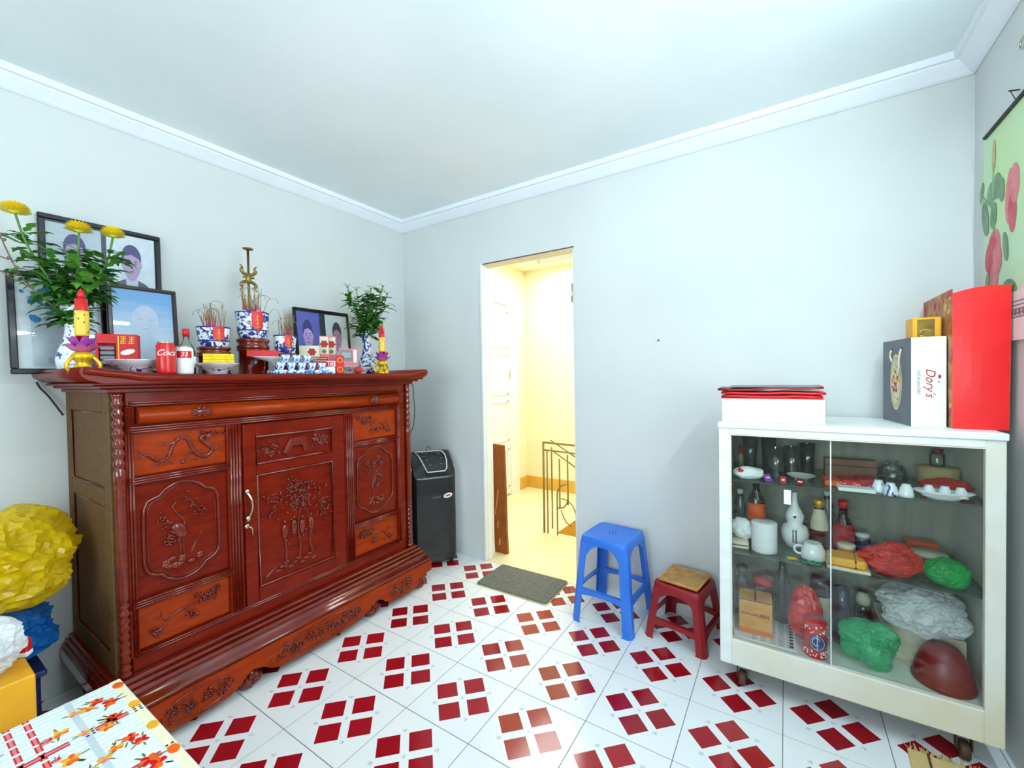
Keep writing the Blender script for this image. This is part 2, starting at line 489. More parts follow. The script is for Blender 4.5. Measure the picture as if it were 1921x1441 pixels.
# ------------------------------------------------------------------ tiled floor
def tile_material():
    m, nt, b = _new('printed_floor_tile')
    N = nt.nodes; L = nt.links
    tc = N.new('ShaderNodeTexCoord'); mp = N.new('ShaderNodeMapping')
    mp.inputs['Rotation'].default_value = (0, 0, radians(45))
    L.new(tc.outputs['Object'], mp.inputs['Vector'])
    sp = N.new('ShaderNodeSeparateXYZ'); L.new(mp.outputs['Vector'], sp.inputs[0])
    def math(op, a, bb=None):
        n = N.new('ShaderNodeMath'); n.operation = op
        for i, v in enumerate((a, bb)):
            if v is None: continue
            if isinstance(v, (int, float)): n.inputs[i].default_value = v
            else: L.new(v, n.inputs[i])
        return n.outputs[0]
    u = math('ABSOLUTE', sp.outputs['X']); v = math('ABSOLUTE', sp.outputs['Y'])
    def within(a, lo, hi): return math('MULTIPLY', math('GREATER_THAN', a, lo), math('LESS_THAN', a, hi))
    red = math('MULTIPLY', within(u, 0.0150, 0.0925), within(v, 0.0150, 0.0925))
    # small pale grey motifs in the centre of each tile and beyond the ends of the white cross
    d0 = math('LESS_THAN', math('ADD', u, v), 0.0085)
    d1 = math('LESS_THAN', math('ADD', math('ABSOLUTE', math('SUBTRACT', u, 0.107)), v), 0.010)
    d2 = math('LESS_THAN', math('ADD', math('ABSOLUTE', math('SUBTRACT', v, 0.107)), u), 0.010)
    sp2 = math('MAXIMUM', d0, math('MAXIMUM', d1, d2))
    nz = N.new('ShaderNodeTexNoise'); nz.inputs['Scale'].default_value = 160; L.new(tc.outputs['Object'], nz.inputs['Vector'])
    sp2 = math('MULTIPLY', sp2, math('GREATER_THAN', nz.outputs['Fac'], 0.47))
    oi = N.new('ShaderNodeObjectInfo')
    wn = N.new('ShaderNodeTexNoise'); wn.inputs['Scale'].default_value = 7; wn.inputs['Detail'].default_value = 6
    L.new(tc.outputs['Object'], wn.inputs['Vector'])
    wr = N.new('ShaderNodeMix'); wr.data_type = 'RGBA'
    wr.inputs['A'].default_value = (*lin((232,236,238)), 1); wr.inputs['B'].default_value = (*lin((241,243,244)), 1)
    L.new(wn.outputs['Fac'], wr.inputs['Factor'])
    rr = N.new('ShaderNodeMix'); rr.data_type = 'RGBA'
    rr.inputs['A'].default_value = (*lin((142,10,24)), 1); rr.inputs['B'].default_value = (*lin((162,18,32)), 1)
    L.new(oi.outputs['Random'], rr.inputs['Factor'])
    m1 = N.new('ShaderNodeMix'); m1.data_type = 'RGBA'
    L.new(sp2, m1.inputs['Factor']); L.new(wr.outputs['Result'], m1.inputs['A']); m1.inputs['B'].default_value = (*lin((186,196,200)), 1)
    m2 = N.new('ShaderNodeMix'); m2.data_type = 'RGBA'
    L.new(red, m2.inputs['Factor']); L.new(m1.outputs['Result'], m2.inputs['A']); L.new(rr.outputs['Result'], m2.inputs['B'])
    L.new(m2.outputs['Result'], b.inputs['Base Color'])
    b.inputs['Roughness'].default_value = 0.13
    b.inputs['Specular IOR Level'].default_value = 0.5
    return m
MT['tile'] = tile_material()
floor = struct(MB().box(-TW, W + TW, YR - TW, 0.0, -0.10, -0.0022).build('floor', MT['grout']))
T, TX, TY = 0.30, 0.0467, 0.0018
def tile_mesh(x0, x1, y0, y1):
    return MB().box(x0, x1, y0, y1, -0.0021, 0.0, 0.0009).mesh('floor_tile', MT['tile'])
g = 0.0011
full = tile_mesh(-T/2 + g, T/2 - g, -T/2 + g, T/2 - g)
row0 = tile_mesh(-T/2 + g, T/2 - g, -T/2 + g, T/2 - g - TY)
lf = tile_mesh(T/2 - TX, T/2 - g, -T/2 + g, T/2 - g)
rt = tile_mesh(-T/2 + g, -T/2 + (W - TX - 10*T), -T/2 + g, T/2 - g)
for j in range(14):
    for i in range(-1, 11):
        me = lf if i == -1 else rt if i == 10 else (row0 if j == 0 else full)
        o = bpy.data.objects.new('floor_tile', me)
        o.location = (TX + (i + 0.5)*T, TY - (j + 0.5)*T, 0)
        if j == 0 and me is not row0: o.location.y -= TY
        COL.objects.link(o); o.parent = floor

# ------------------------------------------------------------------ doorway and the stairwell beyond it
dr = struct(MB().box(DX0, DX0 + 0.022, -0.006, TW + 0.004, 0, DZ - 0.0, 0.004).build('door_1', MT['whitepaint']))
MB().box(DX0 + 0.022, DX0 + 0.027, 0.02, 0.06, 0, DZ - 0.012, 0.002).build('door_stop', MT['whitepaint'], dr)
MB().box(DX0 + 0.022, DX1, 0.004, TW, DZ - 0.012, DZ, 0.002).build('door_head', MT['cream'], dr)
MB().box(DX0 + 0.022, DX1, -0.002, 0.004, DZ - 0.006, DZ + 0.001, 0.001).build('head_bead', MT['brown'], dr)
MB().box(DX1 - 0.012, DX1, 0.004, TW, 0, DZ - 0.012, 0.002).build('door_jamb', MT['whitepaint'], dr)
hg = MB(); hg.box(DX1 - 0.018, DX1 - 0.011, 0.006, 0.05, 1.68, 1.79, 0.001); hg.tube([(DX1 - 0.016, 0.004, 1.68), (DX1 - 0.016, 0.004, 1.79)], 0.005, 8)
hg.build('hinge', MT['chrome'], dr)

HX1, HY1 = 2.1, 1.80
hf = MB(); hf.box(-TW, 0.93, TW, HY1, -0.1, 0.001); hf.box(0.93, HX1, TW, 0.69, -0.1, 0.001)
hf.box(DX0, DX1, 0.0, TW, -0.1, 0.001)
struct(hf.build('hall_floor', MT['hallfloor']))
struct(MB().box(-TW, 0.0, TW, 1.02, 0, 2.42).box(-TW, 0, 1.60, HY1 + TW, 0, 2.42).box(-TW, 0, 1.02, 1.60, 2.0, 2.42).build('wall_hall_left', MT['hallwall']))
struct(MB().box(-TW, HX1 + TW, HY1, HY1 + TW, -2.0, 2.42).build('wall_hall_far', MT['hallwall']))
struct(MB().box(HX1, HX1 + TW, TW, HY1, -2.0, 2.42).build('wall_hall_right', MT['hallwall']))
hc = MB(); hc.box(-TW, 0.28, TW, HY1 + TW, 2.42, 2.5); hc.box(1.62, HX1 + TW, TW, HY1 + TW, 2.42, 2.5)
hc.box(0.28, 1.62, TW, 0.58, 2.42, 2.5); hc.box(0.28, 1.62, 1.62, HY1 + TW, 2.42, 2.5)
struct(hc.build('hall_ceiling', MT['hallceil']))
bb = MB(); bb.box(0.0, 0.012, 1.64, HY1, 0.0, 0.13, 0.002); bb.box(0.0, 0.93, HY1 - 0.012, HY1, 0.0, 0.13, 0.002)
struct(bb.build('baseboard_hall', MT['ochre']))
# ochre sides and steps of the stair opening
sw = MB(); sw.box(0.925, 0.931, 0.69, HY1, -1.0, 0.0); sw.box(0.93, HX1, 0.686, 0.691, -1.0, 0.0)
for k in range(4):
    sw.box(0.93 + 0.26*k, 0.93 + 0.26*(k+1), 0.69, HY1, -0.17*(k+1) - 0.17, -0.17*(k+1) + 0.0)
struct(sw.build('stair_flight', MT['ochre']))
# white panelled leaf of the hall door on the left
d2 = struct(MB().box(-0.02, 0.02, 1.02, 1.43, 0.02, 1.98, 0.004).build('door_2', MT['whitepaint']))
for (za, zb) in ((0.10, 0.50), (0.58, 1.00), (1.06, 1.48), (1.54, 1.92)):
    fr = MB()
    fr.box(0.02, 0.032, 1.06, 1.39, zb - 0.02, zb, 0.002); fr.box(0.02, 0.032, 1.06, 1.39, za, za + 0.02, 0.002)
    fr.box(0.02, 0.032, 1.06, 1.08, za, zb, 0.002); fr.box(0.02, 0.032, 1.37, 1.39, za, zb, 0.002)
    fr.build('panel_moulding', MT['whitepaint'], d2)
MB().tube([(0.03, 1.41, 1.22), (0.045, 1.41, 1.24), (0.045, 1.41, 1.32), (0.03, 1.41, 1.34)], 0.005).build('door_handle', MT['chrome'], d2)
MB().box(-0.03, 0.03, 1.43, 1.60, 0.0, 2.0, 0.004).build('daylit_gap', MT['whitepaint'], d2)  # white slab stands in for bright daylight through the opening

# brown board leaning inside the doorway
bt = thing('wooden_board', 'tall brown wooden board leaning beside the left door jamb in the doorway', 'board', (0.755, 0.16, 0.001))
bo = MB()
bo.prism([(-0.042, 0.0), (0.062, 0.0), (0.055, 0.16), (0.052, 0.40), (0.044, 0.70), (0.040, 0.765), (-0.046, 0.77), (-0.046, 0.35), (-0.050, 0.34), (-0.048, 0.12)], 'y', -0.012, 0.012)
bo.build('board', MT['brownboard'], bt)
for (x, z, w, h) in ((0.0, 0.08, .010, .045), (-0.012, 0.20, .006, .05), (-0.02, 0.36, .006, .18)):
    MB().obox((x, -0.0125, z), (w, 0.0012, h), Matrix.Rotation(0.15, 3, 'Y')).build('bare_scratch', MT['card'], bt)

# stair railing
rl = thing('stair_railing', 'thin metal stair railing with looping bars seen through the doorway', 'railing', (0.835, 0.66, 0.001))
def tb(pts, r=0.006): return [(a - 0.835, b - 0.66, c) for a, b, c in pts]
MB().tube(tb([(0.835, .66, 0.0), (0.835, .66, .72)]), 0.009, 8).build('newel_post', MT['rail'], rl)
m = MB(); m.tube(tb([(0.835, .66, .72), (1.55, .66, .705)]), 0.008, 8); m.build('top_rail', MT['rail'], rl)
m = MB(); m.tube(tb([(0.835, .66, .66), (1.55, .66, .64)]), 0.006, 8); m.build('lower_rail', MT['rail'], rl)
for (x, z0, z1, y) in ((0.868, 0.0, .66, .66), (0.893, 0.03, .68, .69), (0.976, .216, .60, .66), (1.046, .25, .635, .66), (0.9525, 0.0, .314, .66)):
    MB().tube(tb([(x, y, z0), (x, y, z1)]), 0.006, 6).build('baluster', MT['rail'], rl)
m = MB()
m.tube(tb([(0.88, .70, .735), (1.02, .74, .64), (1.55, .90, .26)]), 0.006); m.tube(tb([(0.89, .70, .655), (1.02, .73, .565), (1.55, .88, .18)]), 0.006)
m.build('sloping_rail', MT['rail'], rl)
m = MB()
arc = [(0.9525 + 0.0935*(1 - cos(t)), .66, .314 + 0.094*sin(t)) for t in [pi/2*i/6 for i in range(7)]]
m.tube(tb(arc), 0.006)
m.tube(tb([(1.046, .66, .30), (1.035, .66, .255), (1.01, .66, .225), (0.976, .66, .213), (0.953, .66, .213)]), 0.006)
m.tube(tb([(0.985, .66, .20), (1.005, .66, .15), (1.03, .66, .11), (1.075, .66, .085)]), 0.005)
m.tube(tb([(0.99, .66, .29), (1.04, .66, .285), (1.085, .66, .25), (1.11, .66, .19), (1.115, .66, .08)]), 0.005)
m.build('looping_bar', MT['rail'], rl)

# ================================================================== ALTAR CABINET
YC = -1.165
cab = thing('altar_cabinet', 'large red-brown lacquered wooden altar cabinet with carved panels', 'cabinet', (0.0, YC, 0.0))
def CB(mb, name, m, parent=None):
    p = cab if parent is None else parent
    mb.v = [q - Vector((0, YC, 0)) for q in mb.v]
    return mb.build(name, m, p)
YL, YRR = -1.840, -0.490       # outer ends of the body
FX = 0.548                      # face of the front frame

CB(MB().box(0.012, 0.530, YL + 0.012, YRR - 0.012, 0.20, 1.215), 'carcass', MT['wood'])
# side frames with recessed panels
for s, y in ((-1, YL), (1, YRR)):
    ya, yb = (y, y + 0.02) if s < 0 else (y - 0.02, y)
    m = MB()
    m.box(0.012, 0.075, ya, yb, 0.20, 1.215, 0.003); m.box(0.470, 0.532, ya, yb, 0.20, 1.215, 0.003)
    for (za, zb) in ((0.20, 0.30), (0.815, 0.875), (1.145, 1.215)): m.box(0.075, 0.470, ya, yb, za, zb, 0.003)
    CB(m, 'side_frame', MT['woodside'])
    for (za, zb) in ((0.30, 0.815), (0.875, 1.145)):
        ya2, yb2 = sorted((y - s*0.0075, y - s*0.0118))
        CB(MB().box(0.070, 0.475, ya2, yb2, za - 0.005, zb + 0.005, 0.001), 'side_panel', MT['woodside'])
for s, y in ((-1, YL), (1, YRR)):
    for (za, zb) in ((0.30, 0.815), (0.875, 1.145)):
        CB(MB().tube([(0.077, y - s*.006, za + .002), (0.468, y - s*.006, za + .002), (0.468, y - s*.006, zb - .002), (0.077, y - s*.006, zb - .002)], .0048, 6, closed=True), 'side_bead', MT['wooddark'])
# front frame: rails and stiles, 20 mm proud of the panels
def front(name, ya, yb, za, zb, x0=0.528, x1=FX, m='wood', b=0.003, parent=None):
    return CB(MB().box(x0, x1, ya, yb, za, zb, b), name, MT[m], parent)
front('top_rail', -1.80, -0.53, 1.165, 1.215)
front('drawer_rail', -1.80, -0.53, 1.072, 1.096)
front('bottom_rail', -1.80, -0.53, 0.235, 0.285)
for ya, yb in ((-1.805, -1.782), (-1.486, -1.430), (-0.940, -0.884), (-0.588, -0.53)):
    front('stile', ya, yb, 0.285, 1.072)
front('drawer_stile', -1.80, -1.775, 1.096, 1.165); front('drawer_stile', -0.585, -0.53, 1.096, 1.165)
def reed(za, ya, yb, n=3, r=0.0042, x=FX + 0.001, step=0.0085, name='reeded_moulding', m='wooddark'):
    mb = MB()
    for k in range(n):
        mb.tube([(x, ya, za + k*step), (x, yb, za + k*step)], r, 6)
    return CB(mb, name, MT[m])
reed(1.073, -1.79, -0.585); reed(0.284, -1.79, -0.585, 2)
reed(1.168, -1.79, -0.585, 2)
for ya, yb in ((-1.80, -1.476), (-0.894, -0.575)):
    reed(0.893, ya, yb); reed(0.458, ya, yb)
for yc in (-1.458, -0.912):
    mb = MB()
    for k in range(4):
        y = yc - 0.0165 + 0.011*k
        mb.tube([(FX + 0.001, y, 0.29), (FX + 0.001, y, 1.07)], 0.0045, 6)
    CB(mb, 'fluted_stile', MT['wooddark'])
for yc in (-1.788, -0.578):
    mb = MB()
    for k in range(2):
        mb.tube([(FX, yc - 0.004 + 0.009*k, 0.29), (FX, yc - 0.004 + 0.009*k, 1.16)], 0.004, 6)
    CB(mb, 'fluted_stile', MT['wooddark'])

# wide cushion-fronted drawer with two carved pulls
dw = MB()
prof = [(0.530, 1.099)] + [(0.548 + 0.026*sin(pi*t/8)**0.7 if 0 < t < 8 else 0.548, 1.100 + 0.060*t/8) for t in range(9)] + [(0.530, 1.161)]
dw.prism(prof, 'y', -1.768, -0.592, 0, True)
drawer = CB(dw, 'drawer', MT['woodlite'])
for y in (-1.582, -0.764):
    mb = MB()
    mb.ell((0.575, y, 1.132), (0.008, 0.026, 0.012), 12, 6)
    for k in range(10):
        a = 2*pi*k/10
        mb.ell((0.576, y + 0.027*cos(a), 1.132 + 0.014*sin(a)), (0.007, 0.009, 0.006), 8, 5)
    for k in (-1, 0, 1): mb.tube([(0.572, y + 0.006*k, 1.142), (0.572, y + 0.009*k, 1.158)], 0.0022, 5)
    CB(mb, 'carved_pull', MT['wooddark'], drawer)

# ------------------------------------------------------------------ relief carving
def smooth_path(pts, n=5):
    out = []
    P = [Vector(p) for p in pts]
    for i in range(len(P)-1):
        p0 = P[max(i-1, 0)]; p1 = P[i]; p2 = P[i+1]; p3 = P[min(i+2, len(P)-1)]
        for k in range(n):
            t = k/n
            out.append(0.5*((2*p1) + (p2-p0)*t + (2*p0-5*p1+4*p2-p3)*t*t + (3*p1-p0-3*p2+p3)*t**3))
    out.append(P[-1]); return out
class Carve:
    """relief on a vertical panel: normalised (u, v) with u to the right, v up"""
    def __init__(s, rect, x, seed):
        s.r = rect; s.x = x; s.mb = MB(); s.R = random.Random(seed)
    def P(s, u, v, d=0.0):
        y0, y1, z0, z1 = s.r
        return (s.x + d, y0 + (y1-y0)*u, z0 + (z1-z0)*v)
    def line(s, uv, r0, r1=None, d=0.0, flat=(1.2, 1, 1), seg=6):
        pts = smooth_path([s.P(u, v, d) for u, v in uv]); n = len(pts)
        r1 = r0 if r1 is None else r1
        rr = [r0 + (r1-r0)*i/(n-1) for i in range(n)]
        s.mb.tube(pts, rr, seg, flat=flat); return pts
    def leaf(s, u, v, a, L, w, d=0.003):
        M = Matrix.Rotation(a, 3, 'X')
        s.mb.ell(s.P(u, v, d*0.6), (d*1.5, L, w), 6, 4, M=M)
    def flower(s, u, v, r, n=6):
        p = Vector(s.P(u, v, 0.001))
        for k in range(n):
            a = 2*pi*k/n + s.R.random()
            s.mb.ell(p + Vector((0, cos(a)*r*0.7, sin(a)*r*0.7)), (0.007, r*0.45, r*0.3), 6, 4, M=Matrix.Rotation(a, 3, 'X'))
        s.mb.ell(p + Vector((0.003, 0, 0)), (0.004, r*0.3, r*0.3), 6, 4)
    def spray(s, u, v, su, sv, n, L=0.010):
        for k in range(n):
            a = s.R.uniform(0, pi)
            s.leaf(u + s.R.gauss(0, su), v + s.R.gauss(0, sv), a, L*s.R.uniform(.6, 1.2), L*0.38, s.R.uniform(.003, .0055))
def dragon(rect, x, seed, flip=False):
    c = Carve(rect, x, seed)
    f = (lambda u: 1-u) if flip else (lambda u: u)
    body = [(.12,.45),(.20,.28),(.28,.24),(.35,.36),(.38,.56),(.43,.74),(.50,.80),(.57,.74),(.61,.52),(.66,.32),(.75,.22),(.84,.28),(.86,.42),(.77,.60),(.72,.74),(.78,.82)]
    pts = c.line([(f(u), v) for u, v in body], 0.0055, 0.008)
    for i in range(2, len(pts)-4, 2):        # spine scales
        c.mb.ell(pts[i] + Vector((0.005, 0, 0.004)), (0.003, 0.004, 0.005), 6, 4)
    c.line([(f(.12),.45),(f(.05),.52),(f(.02),.62)], .004, .0015); c.line([(f(.12),.45),(f(.05),.42),(f(.02),.36)], .0035, .0012)
    c.line([(f(.42),.72),(f(.34),.66),(f(.27),.70),(f(.22),.66)], .005, .002); c.line([(f(.62),.45),(f(.56),.28),(f(.52),.20)], .0045, .002)
    c.line([(f(.84),.30),(f(.92),.40),(f(.95),.55)], .004, .0015)
    for k in range(16):
        c.leaf(f(.84 + c.R.gauss(0,.06)), .80 + c.R.gauss(0,.08), c.R.uniform(0, pi), .009, .0035, .006)
    c.mb.ell(c.P(f(.82), .78, .003), (.008, .012, .011), 8, 6)
    for dv in (0.0, .07): c.line([(f(.84),.84+dv*.5),(f(.76),.92),(f(.70),.90+dv)], .002, .001)
    c.mb.ell(c.P(f(.50), .14, .003), (.007, .008, .008), 8, 6)
    for k in range(5):
        u = .2 + .14*k
        c.line([(f(u-.05),.12),(f(u),.17+.03*(k%2)),(f(u+.05),.12)], .002)
    return c.mb
def plum(rect, x, seed, flip=False):
    c = Carve(rect, x, seed); f = (lambda u: 1-u) if flip else (lambda u: u)
    c.line([(f(.10),.22),(f(.22),.28),(f(.30),.46),(f(.42),.58),(f(.58),.60),(f(.74),.58),(f(.86),.60)], .0052, .0032)
    c.line([(f(.28),.42),(f(.18),.56),(f(.06),.58)], .003, .0016); c.line([(f(.20),.58),(f(.22),.72)], .0025, .0014)
    c.line([(f(.48),.58),(f(.52),.38),(f(.58),.28)], .003, .0016)
    for (u, v, r) in ((.16,.22,.014),(.70,.70,.016),(.80,.76,.014),(.88,.82,.013),(.76,.62,.012),(.58,.30,.013),(.62,.80,.010)): c.flower(f(u), v, r)
    for (u, v) in ((.72,.72),(.84,.72),(.16,.26),(.55,.32)): c.spray(f(u), v, .05, .07, 8, .009)
    return c.mb
def medallion_fill(rect, x, seed, kind):
    c = Carve(rect, x, seed); R = c.R
    if kind == 'crane':
        c.line([(.42,.36),(.45,.47),(.52,.56),(.50,.62),(.40,.70),(.34,.78),(.40,.83)], .006, .003)
        c.mb.ell(c.P(.44,.50,.003), (.009, .022, .034), 10, 6, M=Matrix.Rotation(.5, 3, 'X'))
        for k in range(6): c.leaf(.36 - .02*k, .52 - .03*k, 2.3 + .1*k, .020, .004, .005)
        c.line([(.44,.42),(.45,.30),(.44,.20)], .0028); c.line([(.50,.42),(.50,.30),(.51,.20)], .0028)
        c.line([(.62,.20),(.70,.32),(.80,.42),(.78,.50)], .0028, .0015)
        c.line([(.55,.86),(.66,.80),(.74,.70),(.84,.66)], .003, .0015)
        for (u, v) in ((.56,.86),(.70,.76),(.78,.68),(.24,.60),(.22,.68),(.28,.40)): c.spray(u, v, .05, .025, 9, .009)
        for k in range(14): c.mb.ell(c.P(.2 + .6*R.random(), .08 + .12*R.random(), .001), (.006, .014, .010), 7, 5)
    else:
        c.line([(.30,.12),(.44,.24),(.40,.40),(.52,.54),(.46,.70),(.58,.84)], .006, .0025)
        c.line([(.46,.46),(.30,.58),(.26,.70)], .004, .0016); c.line([(.50,.56),(.68,.62),(.74,.74)], .004, .0016)
        for (u, v) in ((.30,.70),(.26,.80),(.72,.76),(.60,.86),(.44,.78),(.66,.56),(.56,.40)):
            c.flower(u, v, .013); c.spray(u, v, .06, .03, 9, .009)
        c.line([(.36,.44),(.52,.60),(.66,.72)], .003); c.line([(.66,.46),(.50,.62),(.36,.74)], .003)
        for k in range(14): c.mb.ell(c.P(.2 + .6*R.random(), .08 + .12*R.random(), .001), (.006, .012, .008), 7, 5)
    return c.mb
def cartouche(rect, x):
    c = Carve(rect, x, 1)
    half = [(.5,1.0),(.62,.985),(.73,.945),(.80,.89),(.86,.88),(.94,.855),(.985,.80),(1.0,.72),(1.0,.50)]
    q = half + [(u, 1-v) for u, v in half[::-1]][1:]
    q = q + [(1-u, v) for u, v in q[::-1]][1:-1]
    pts = [Vector(c.P(u, v)) for u, v in q]
    c.mb.tube(pts, 0.0058, 8, closed=True)
    inner = [Vector(c.P(.5 + (u-.5)*.90, .5 + (v-.5)*.94)) for u, v in q]
    c.mb.tube(inner, 0.0022, 5, closed=True)
    return c.mb
XP = 0.5335
def panel(ya, yb, za, zb, m): return CB(MB().box(0.529, XP, ya, yb, za, zb, 0.001), 'carved_panel', MT[m])
def put(mb, parent, name='carving', m='wooddark'):
    mb.v = [q - Vector((0, YC, 0)) for q in mb.v]; return mb.build(name, MT[m], parent)
for (ya, yb, flip) in ((-1.782, -1.486, False), (-0.884, -0.588, True)):
    p = panel(ya, yb, 0.918, 1.072, 'woodlite'); r = (ya + .012, yb - .012, .925, 1.062)
    put(dragon(r, XP + .001, 11, flip) if not flip else plum(r, XP + .001, 14, True), p, m='wooddark')
    p = panel(ya, yb, 0.483, 0.893, 'wood'); r = (ya + .025, yb - .032, .503, .872)
    put(cartouche(r, XP + .002), p, 'cartouche_moulding')
    put(medallion_fill((r[0] + .02, r[1] - .02, r[2] + .02, r[3] - .02), XP, 21 if not flip else 22, 'crane' if not flip else 'flower'), p)
    p = panel(ya, yb, 0.300, 0.458, 'woodlite'); put(plum((ya + .012, yb - .012, .31, .445), XP + .001, 31 if not flip else 33, flip), p)

# central door with its frame, two carved panels, pull and key
door = front('cabinet_door', -1.428, -0.942, 0.292, 1.066, 0.530, 0.540)
for (ya, yb, za, zb) in ((-1.426, -1.376, .294, 1.064), (-1.012, -.944, .294, 1.064), (-1.376, -1.012, 1.008, 1.064), (-1.376, -1.012, .842, .884), (-1.376, -1.012, .294, .352)):
    front('door_rail' if yb - ya > .1 else 'door_stile', ya, yb, za, zb, 0.540, 0.552, 'wood', 0.003, door)
mb = MB()
for (ya, yb, za, zb) in ((-1.372, -1.016, .356, .838), (-1.372, -1.016, .888, 1.004)):
    mb.tube([(0.548, ya, za), (0.548, yb, za), (0.548, yb, zb), (0.548, ya, zb)], 0.0062, 6, closed=True)
put(mb, door, 'panel_moulding')
c = Carve((-1.362, -1.026, .895, .998), 0.541, 5)
for (u, a, w, h) in ((.40, -.5, .030, .075), (.62, .32, .024, .07)):
    M = Matrix.Rotation(a, 3, 'X')
    c.mb.obox(c.P(u, .46, .004), (.012, w, h), M, .003); c.mb.obox(c.P(u, .46, .009), (.006, w*.55, h*.8), M, .002)
c.mb.obox(c.P(.52, .66, .003), (.008, .07, .045), None, .004)
for (u, v) in ((.10,.42),(.20,.58),(.16,.28),(.80,.60),(.88,.44),(.92,.68),(.78,.76)):
    c.flower(u, v, .015); c.spray(u, v, .05, .12, 9, .010)
put(c.mb, door)
c = Carve((-1.352, -1.036, .372, .826), 0.541, 6)
for (u, v, n) in ((.46,.86,22),(.36,.80,18),(.58,.78,22),(.66,.86,14),(.50,.70,26),(.62,.66,18),(.42,.64,14),(.12,.78,8),(.20,.72,10),(.84,.74,10),(.90,.60,14),(.92,.52,12),(.10,.62,8)): c.spray(u, v, .06, .035, n, .010)
for (u, v) in ((.50,.86),(.60,.80),(.44,.74),(.56,.66),(.66,.72),(.14,.76),(.88,.62),(.92,.50),(.38,.84)): c.flower(u, v, .014)
c.line([(.30,.04),(.32,.20),(.30,.36),(.34,.44)], .007, .005); c.line([(.50,.08),(.53,.24),(.50,.42),(.54,.60)], .007, .004)
c.line([(.72,.10),(.68,.24),(.72,.40),(.66,.52),(.62,.62)], .006, .003)
for (u, v) in ((.30,.46),(.44,.48),(.56,.46),(.70,.46)):       # figures under the trees
    c.mb.ell(c.P(u, v + .05, .004), (.006, .007, .008), 8, 5); c.mb.ell(c.P(u, v - .05, .003), (.007, .014, .034), 8, 6)
    c.line([(u - .03, v - .02), (u, v), (u + .05, v - .04)], .004, .002); c.spray(u, v - .08, .03, .05, 6, .010)
c.line([(.02,.02),(.14,.08),(.24,.10)], .005, .002)
for k in range(10): c.mb.ell(c.P(.2 + .06*k, .04 + .03*(k % 3), .001), (.005, .016, .008), 7, 4)
put(c.mb, door)
h = MB()
h.ell((0.560, -1.424 + .004, .782), (.007, .009, .012), 10, 6)
h.tube(smooth_path([(0.562, -1.420, .778), (0.578, -1.412, .750), (0.576, -1.408, .715), (0.566, -1.412, .685), (0.560, -1.417, .668)]), .0045, 8)
h.ell((0.560, -1.418, .668), (.007, .010, .013), 10, 6)
CB(h, 'door_pull', MT['chrome'], door)
h = MB(); h.lathe([(.010, 0), (.010, .004), (.007, .006)], (0.552, -1.421, .635), 12, M=Matrix.Rotation(pi/2, 3, 'Y'))
h.tube([(0.558, -1.421, .635), (0.572, -1.416, .634), (0.574, -1.410, .625), (0.574, -1.409, .585)], .0026, 6)
CB(h, 'lock_key', MT['chrome'], door)

# turned corner posts
def post_profile():
    pr = [(.020, .235), (.022, .250)]
    z = .255
    for k in range(9):
        pr += [(.0145, z), (.0205, z + .009), (.0205, z + .014), (.0145, z + .023)]; z += .027
    pr += [(.018, z), (.020, z + .01), (.0195, .52), (.0195, .885), (.021, .890), (.018, .897), (.021, .905), (.021, .945), (.017, .952)]
    z = .957
    for k in range(7):
        pr += [(.0145, z), (.0215, z + .012), (.0215, z + .017), (.0145, z + .028)]; z += .034
    pr += [(.019, 1.200), (.021, 1.214)]
    return pr
pp = post_profile()
for (x, y) in ((0.553, -1.820), (0.553, -0.510)):
    CB(MB().lathe([(r*.80, z) for r, z in pp], (x, y, 0), 14), 'turned_post', MT['wooddark'])

# cornice and top
m = MB(); m.box(0.012, 0.572, YL - 0.012, YRR + 0.012, 1.213, 1.228, .003); CB(m, 'cornice', MT['wood'])
m = MB(); m.box(0.012, 0.600, YL - 0.035, YRR + 0.030, 1.228, 1.239, .003); CB(m, 'cornice', MT['wood'])
m = MB(); m.box(0.012, 0.628, YL - 0.055, YRR + 0.045, 1.239, 1.248, .003); CB(m, 'cornice', MT['wood'])
ya, yb = -1.930, -0.432
pf = [(ya + .055, 1.246), (yb - .055, 1.246), (yb - .022, 1.256), (yb - .004, 1.270), (yb, 1.284), (yb - .004, 1.296), (yb - .014, 1.299), (yb - .10, 1.2885), (yb - .22, 1.274),
      (ya + .22, 1.274), (ya + .10, 1.2885), (ya + .014, 1.299), (ya + .004, 1.296), (ya, 1.284), (ya + .004, 1.270), (ya + .022, 1.256)]
m = MB(); m.prism(pf, 'x', 0.010, 0.650, 0, True); CB(m, 'top_board', MT['wood'])
m = MB(); m.tube(smooth_path([(0.650, ya + .012, 1.286), (0.650, ya + .10, 1.2735), (0.650, ya + .22, 1.262), (0.650, -1.2, 1.260), (0.650, yb - .22, 1.262), (0.650, yb - .10, 1.2735), (0.650, yb - .012, 1.286)]), 0.0125, 8)
CB(m, 'top_edge_moulding', MT['wood'])

